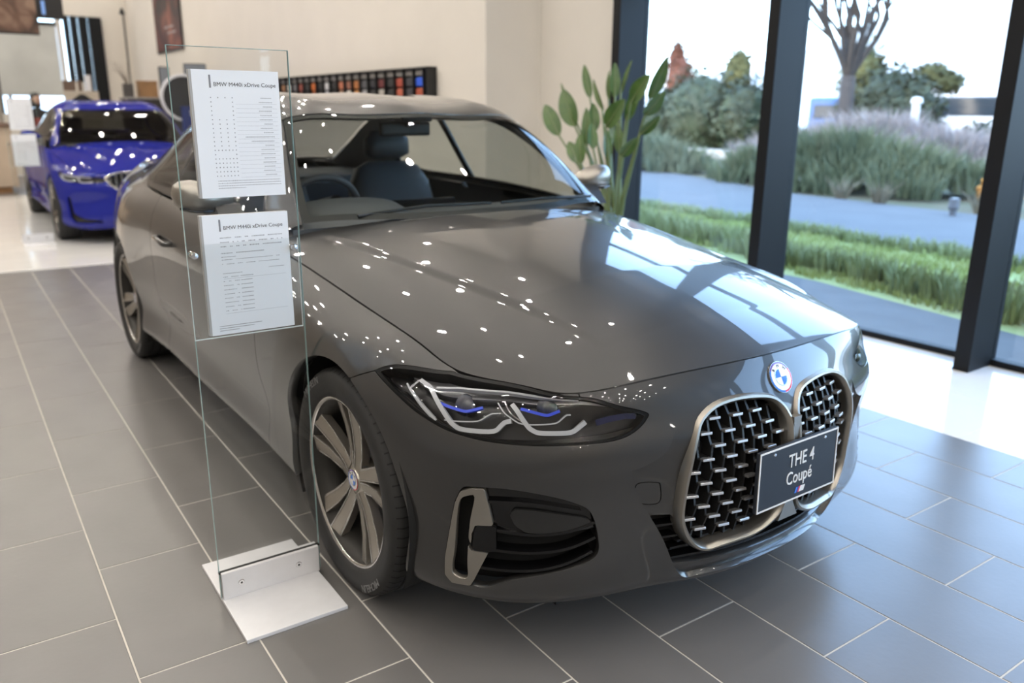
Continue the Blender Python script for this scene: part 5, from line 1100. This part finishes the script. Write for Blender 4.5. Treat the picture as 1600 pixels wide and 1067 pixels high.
o = on_sb('flower_pot', 'square dark pot with leafless twigs on the sideboard', 'plant', 1.06); MB().bbox((-.08, -.06, 0), (.08, .07, .20), .008).build('pot', mat('speckled_pot', (.10, .09, .085), .6, noise=.6, nscale=40), o)
for k in range(9):
    a = rl.uniform(-1.2, 1.2); MB().tube([(0, .0, .18), (rl.uniform(-.05, .05), .06*a, .32), (rl.uniform(-.1, .1), .16*a, rl.uniform(.36, .52))], [.006, .004, .002], 5).build('twig', mat('twig', (.22, .18, .15), .8), o)
o = on_sb('wooden_box', 'orange brown wooden box on the sideboard', 'box', 1.31); MB().bbox((-.12, -.10, 0), (.12, .16, .22), .006).build('body', WOOD, o); MB().bbox((-.125, -.105, .22), (.125, .165, .245), .004).build('lid', WOOD, o)
def monitor(loc, label, w, h, rz, c):
    o = thing('monitor', loc, rz, label, 'monitor'); MB().bbox((-.012, -w/2, .10), (.012, w/2, .10+h), .004).build('casing', RB, o); MB().box((.012, -w/2+.012, .112), (.014, w/2-.012, .088+h)).build('screen', c, o); MB().tube([(-.02, 0, .01), (-.02, 0, .16)], .02, 8).build('neck', RB, o); MB().bbox((-.09, -.10, 0), (.07, .10, .012), .003).build('foot', RB, o)
SCR = mat('dim_screen', (.22, .25, .30), .2, coat=.5)
monitor((-11.95, 1.60, 1.53), 'grey upright monitor left of the white hoop', .17, .36, .25, SCR); monitor((-12.05, 2.10, 1.72), 'dark wide monitor tilted on a raised shelf below the poster', .34, .24, -.25, SCR)
o = thing('raised_shelf', (-12.3, 1.86, 1.53), 0, 'small oak shelf carrying the wide monitor', 'shelf'); MB().bbox((0, 0, .17), (.45, .48, .19), .004).build('board', WOOD, o)
for y in (.01, .45): MB().box((.02, y, 0), (.43, y+.02, .17)).build('side', WOOD, o)
o = thing('round_hoop_display', (-10.9, 1.60, 0), 0, 'white hoop stand with dark centre and blue panel lettered P', 'display'); 
MB().lathe([(.30, -.03), (.335, -.03), (.335, .03), (.30, .03), (.30, -.03)], 40, 'x', (0, .0, 1.52)).build('hoop', mat('white_lacquer', (.75, .76, .8), .4), o, angle=40); MB().lathe([(.001, .012), (.295, .012), (.30, -.012), (.001, -.012)], 40, 'x', (0, 0, 1.52)).build('dark_disc', mat('dark_cloth', (.03, .03, .032), .85, bump=.2), o)
MB().bbox((.04, -.08, .30), (.10, .32, 1.40), .008).build('blue_panel', mat('blue_panel', (.012, .03, .16), .4), o); MB().bbox((-.15, -.25, 0), (.2, .35, .03), .006).build('foot', RB, o); MB().tube([(0, 0, .03), (0, 0, 1.25)], .03, 8).build('pole', RB, o)
me = text_mesh('letter', 'P', .13, .002); me.materials.append(WHITE_P); link('letter', me, o, (.104, .06, 1.30), (pi/2, 0, pi/2))
def armchair(loc, rz, label):
    o = thing('lounge_chair', loc, rz, label, 'chair'); OR = mat('orange_leather', (.50, .22, .05), .5, bump=.05)
    MB().bbox((-.28, -.28, .36), (.28, .28, .46), .03).build('seat', OR, o); MB().bbox((-.30, -.28, .44), (-.20, .28, 1.02), .03).build('backrest', OR, o)
    for x in (-.24, .24):
        for y in (-.24, .24): MB().tube([(x, y, .37), (x*1.08, y*1.08, 0)], [.02, .014], 8).build('leg', WOOD, o)
armchair((-13.6, 1.75, 0), .2, 'orange lounge chair behind the right edge of the blue windscreen')
o = thing('tall_cabinet', (-10.6, 1.98, 0), 0, 'tall black cabinet in the corner behind the price sheets', 'cabinet'); MB().bbox((0, 0, .05), (.4, .40, 1.35), .008).build('body', RB, o); MB().bbox((.4, .02, .08), (.415, .38, 1.32), .003).build('door', mat('cab_door', (.02, .02, .022), .35), o); MB().box((.02, .02, 0), (.38, .38, .05)).build('plinth', RB, o)
o = thing('floor_lamp', (-17.4, 2.2, 0), 0, 'thin black pole lamp standing before the far beige wall', 'lamp'); MB().tube([(0, 0, .02), (0, .02, 3.3)], .018, 8).build('pole', RB, o); MB().lathe([(.001, .03), (.16, .025), (.17, 0)], 20).build('base', RB, o); MB().lathe([(.02, 3.36), (.06, 3.25), (.055, 3.24)], 16).build('lamp_shade', RB, o)
# people
def person(loc, rz, label, top, hair, long_hair, h=1.60, apron=None):
    P = thing('person', loc, rz, label, 'person'); k = h/1.70
    J = [((0, 0, .95), .15, .11), ((0, 0, 1.12), .135, .10), ((.01, 0, 1.30), .165, .11), ((0, 0, 1.42), .12, .085), ((0, 0, 1.48), .055, .055), ((.01, 0, 1.535), .05, .055),
         ((0, .17, 1.40), .06, .06), ((-.01, .22, 1.18), .048, .048), ((.10, .22, .98), .038, .038), ((.17, .19, .93), .03, .03),
         ((0, -.17, 1.40), .06, .06), ((-.01, -.22, 1.18), .048, .048), ((.10, -.22, .98), .038, .038), ((.17, -.19, .93), .03, .03),
         ((0, .09, .88), .10, .10), ((.01, .095, .48), .065, .065), ((0, .10, .09), .045, .045), ((.10, .11, .04), .04, .035),
         ((0, -.09, .88), .10, .10), ((.01, -.095, .48), .065, .065), ((0, -.10, .09), .045, .045), ((.10, -.11, .04), .04, .035)]
    E = [(0, 1), (1, 2), (2, 3), (3, 4), (4, 5), (3, 6), (6, 7), (7, 8), (8, 9), (3, 10), (10, 11), (11, 12), (12, 13), (0, 14), (14, 15), (15, 16), (16, 17), (0, 18), (18, 19), (19, 20), (20, 21)]
    me = bpy.data.meshes.new('body'); me.from_pydata([tuple(c*k for c in p) for p, _, _ in J], E, []); o = link('body', me, P); sk = o.modifiers.new('skin', 'SKIN'); me.skin_vertices or o.data.skin_vertices
    for i, (_, a, b) in enumerate(J): me.skin_vertices[0].data[i].radius = (a*k, b*k)
    me.skin_vertices[0].data[0].use_root = True; o.modifiers.new('sub', 'SUBSURF').levels = 1; o.modifiers['sub'].render_levels = 1; me.materials.append(top)
    skin_m = mat('skin_tone', (.55, .36, .27), .55)
    hd = MB(); prof = [(0, -.115), (.035, -.105), (.055, -.07), (.068, -.02), (.075, .03), (.07, .075), (.045, .11), (0, .122)]
    V = []; F = []; n = 18
    for r, z in prof:
        for q in range(n):
            a = 2*pi*q/n; nose = .018*max(0, math.cos(a))**12*(1 if -.06 < z < .0 else .2); V.append(((r*1.18+nose)*math.cos(a)*k+.015, r*math.sin(a)*k, (1.62+z)*k))
    for i in range(len(prof)-1):
        for q in range(n): F.append((i*n+q, i*n+(q+1) % n, (i+1)*n+(q+1) % n, (i+1)*n+q))
    head = MB().add(V, F).build('head', skin_m, P, smooth=True)
    V = []; F = []
    for r, z in ((.080, -.13 if long_hair else -.03), (.086, -.03), (.087, .03), (.082, .08), (.054, .122), (0, .136)):
        for q in range(n):
            a = 2*pi*q/n; front = math.cos(a) > .35 and z < .055; rr = r*(.80 if front else 1.); V.append((rr*1.16*math.cos(a)*k+.006, rr*math.sin(a)*k, (1.62+z)*k))
    for i in range(5):
        for q in range(n): F.append((i*n+q, i*n+(q+1) % n, (i+1)*n+(q+1) % n, (i+1)*n+q))
    MB().add(V, F).build('hair', hair, head, smooth=True)
    for y in (-.027, .027): MB().lathe([(.0005, .004), (.007, .002), (.009, -.003)], 10, 'x', ((.098)*k, y*k, 1.628*k)).build('eye', RB, head)
    MB().tube([(.096*k, -.02*k, 1.565*k), (.102*k, 0, 1.563*k), (.096*k, .02*k, 1.565*k)], .005, 6).build('mouth', mat('lips', (.4, .15, .13), .5), head)
    for s in (-1, 1):
        MB().tube([(.0, s*.082*k, 1.60*k), (.0, s*.09*k, 1.625*k), (.0, s*.083*k, 1.645*k)], .012, 6).build('ear', skin_m, head)
        hnd = MB().bbox((.17*k, s*.19*k-.035, .90*k), (.25*k, s*.19*k+.035, .925*k), .010).build('hand', skin_m, P, smooth=True)
        for f_ in range(4): MB().tube([(.245*k, s*.19*k-.027+.018*f_, .913*k), (.285*k, s*.19*k-.028+.0185*f_, .908*k), (.315*k-.006*abs(f_-1), s*.19*k-.028+.0185*f_, .890*k)], [.009, .0085, .007], 6).build('finger', skin_m, hnd, smooth=True)
        MB().tube([(.19*k, s*.19*k-s*.033, .913*k), (.225*k, s*.19*k-s*.058, .905*k), (.25*k, s*.19*k-s*.062, .893*k)], [.010, .009, .007], 6).build('thumb', skin_m, hnd, smooth=True)
    if apron: MB().bbox((.085*k, -.12*k, .98*k), (.135*k, .12*k, 1.32*k), .03).build('vest', apron, P, smooth=True)
    return P
HAIR = mat('black_hair', (.012, .010, .009), .5)
person((-14.0, .02, 0), .4, 'dark haired person in black top with red vest behind the blue sedan', mat('black_top', (.018, .018, .02), .8), HAIR, True, 1.56, mat('red_vest', (.22, .045, .035), .8))
person((-15.1, -.66, 0), -.3, 'dark haired person in pale top at the left edge of the picture', mat('pale_top', (.50, .45, .40), .8), HAIR, False, 1.52)
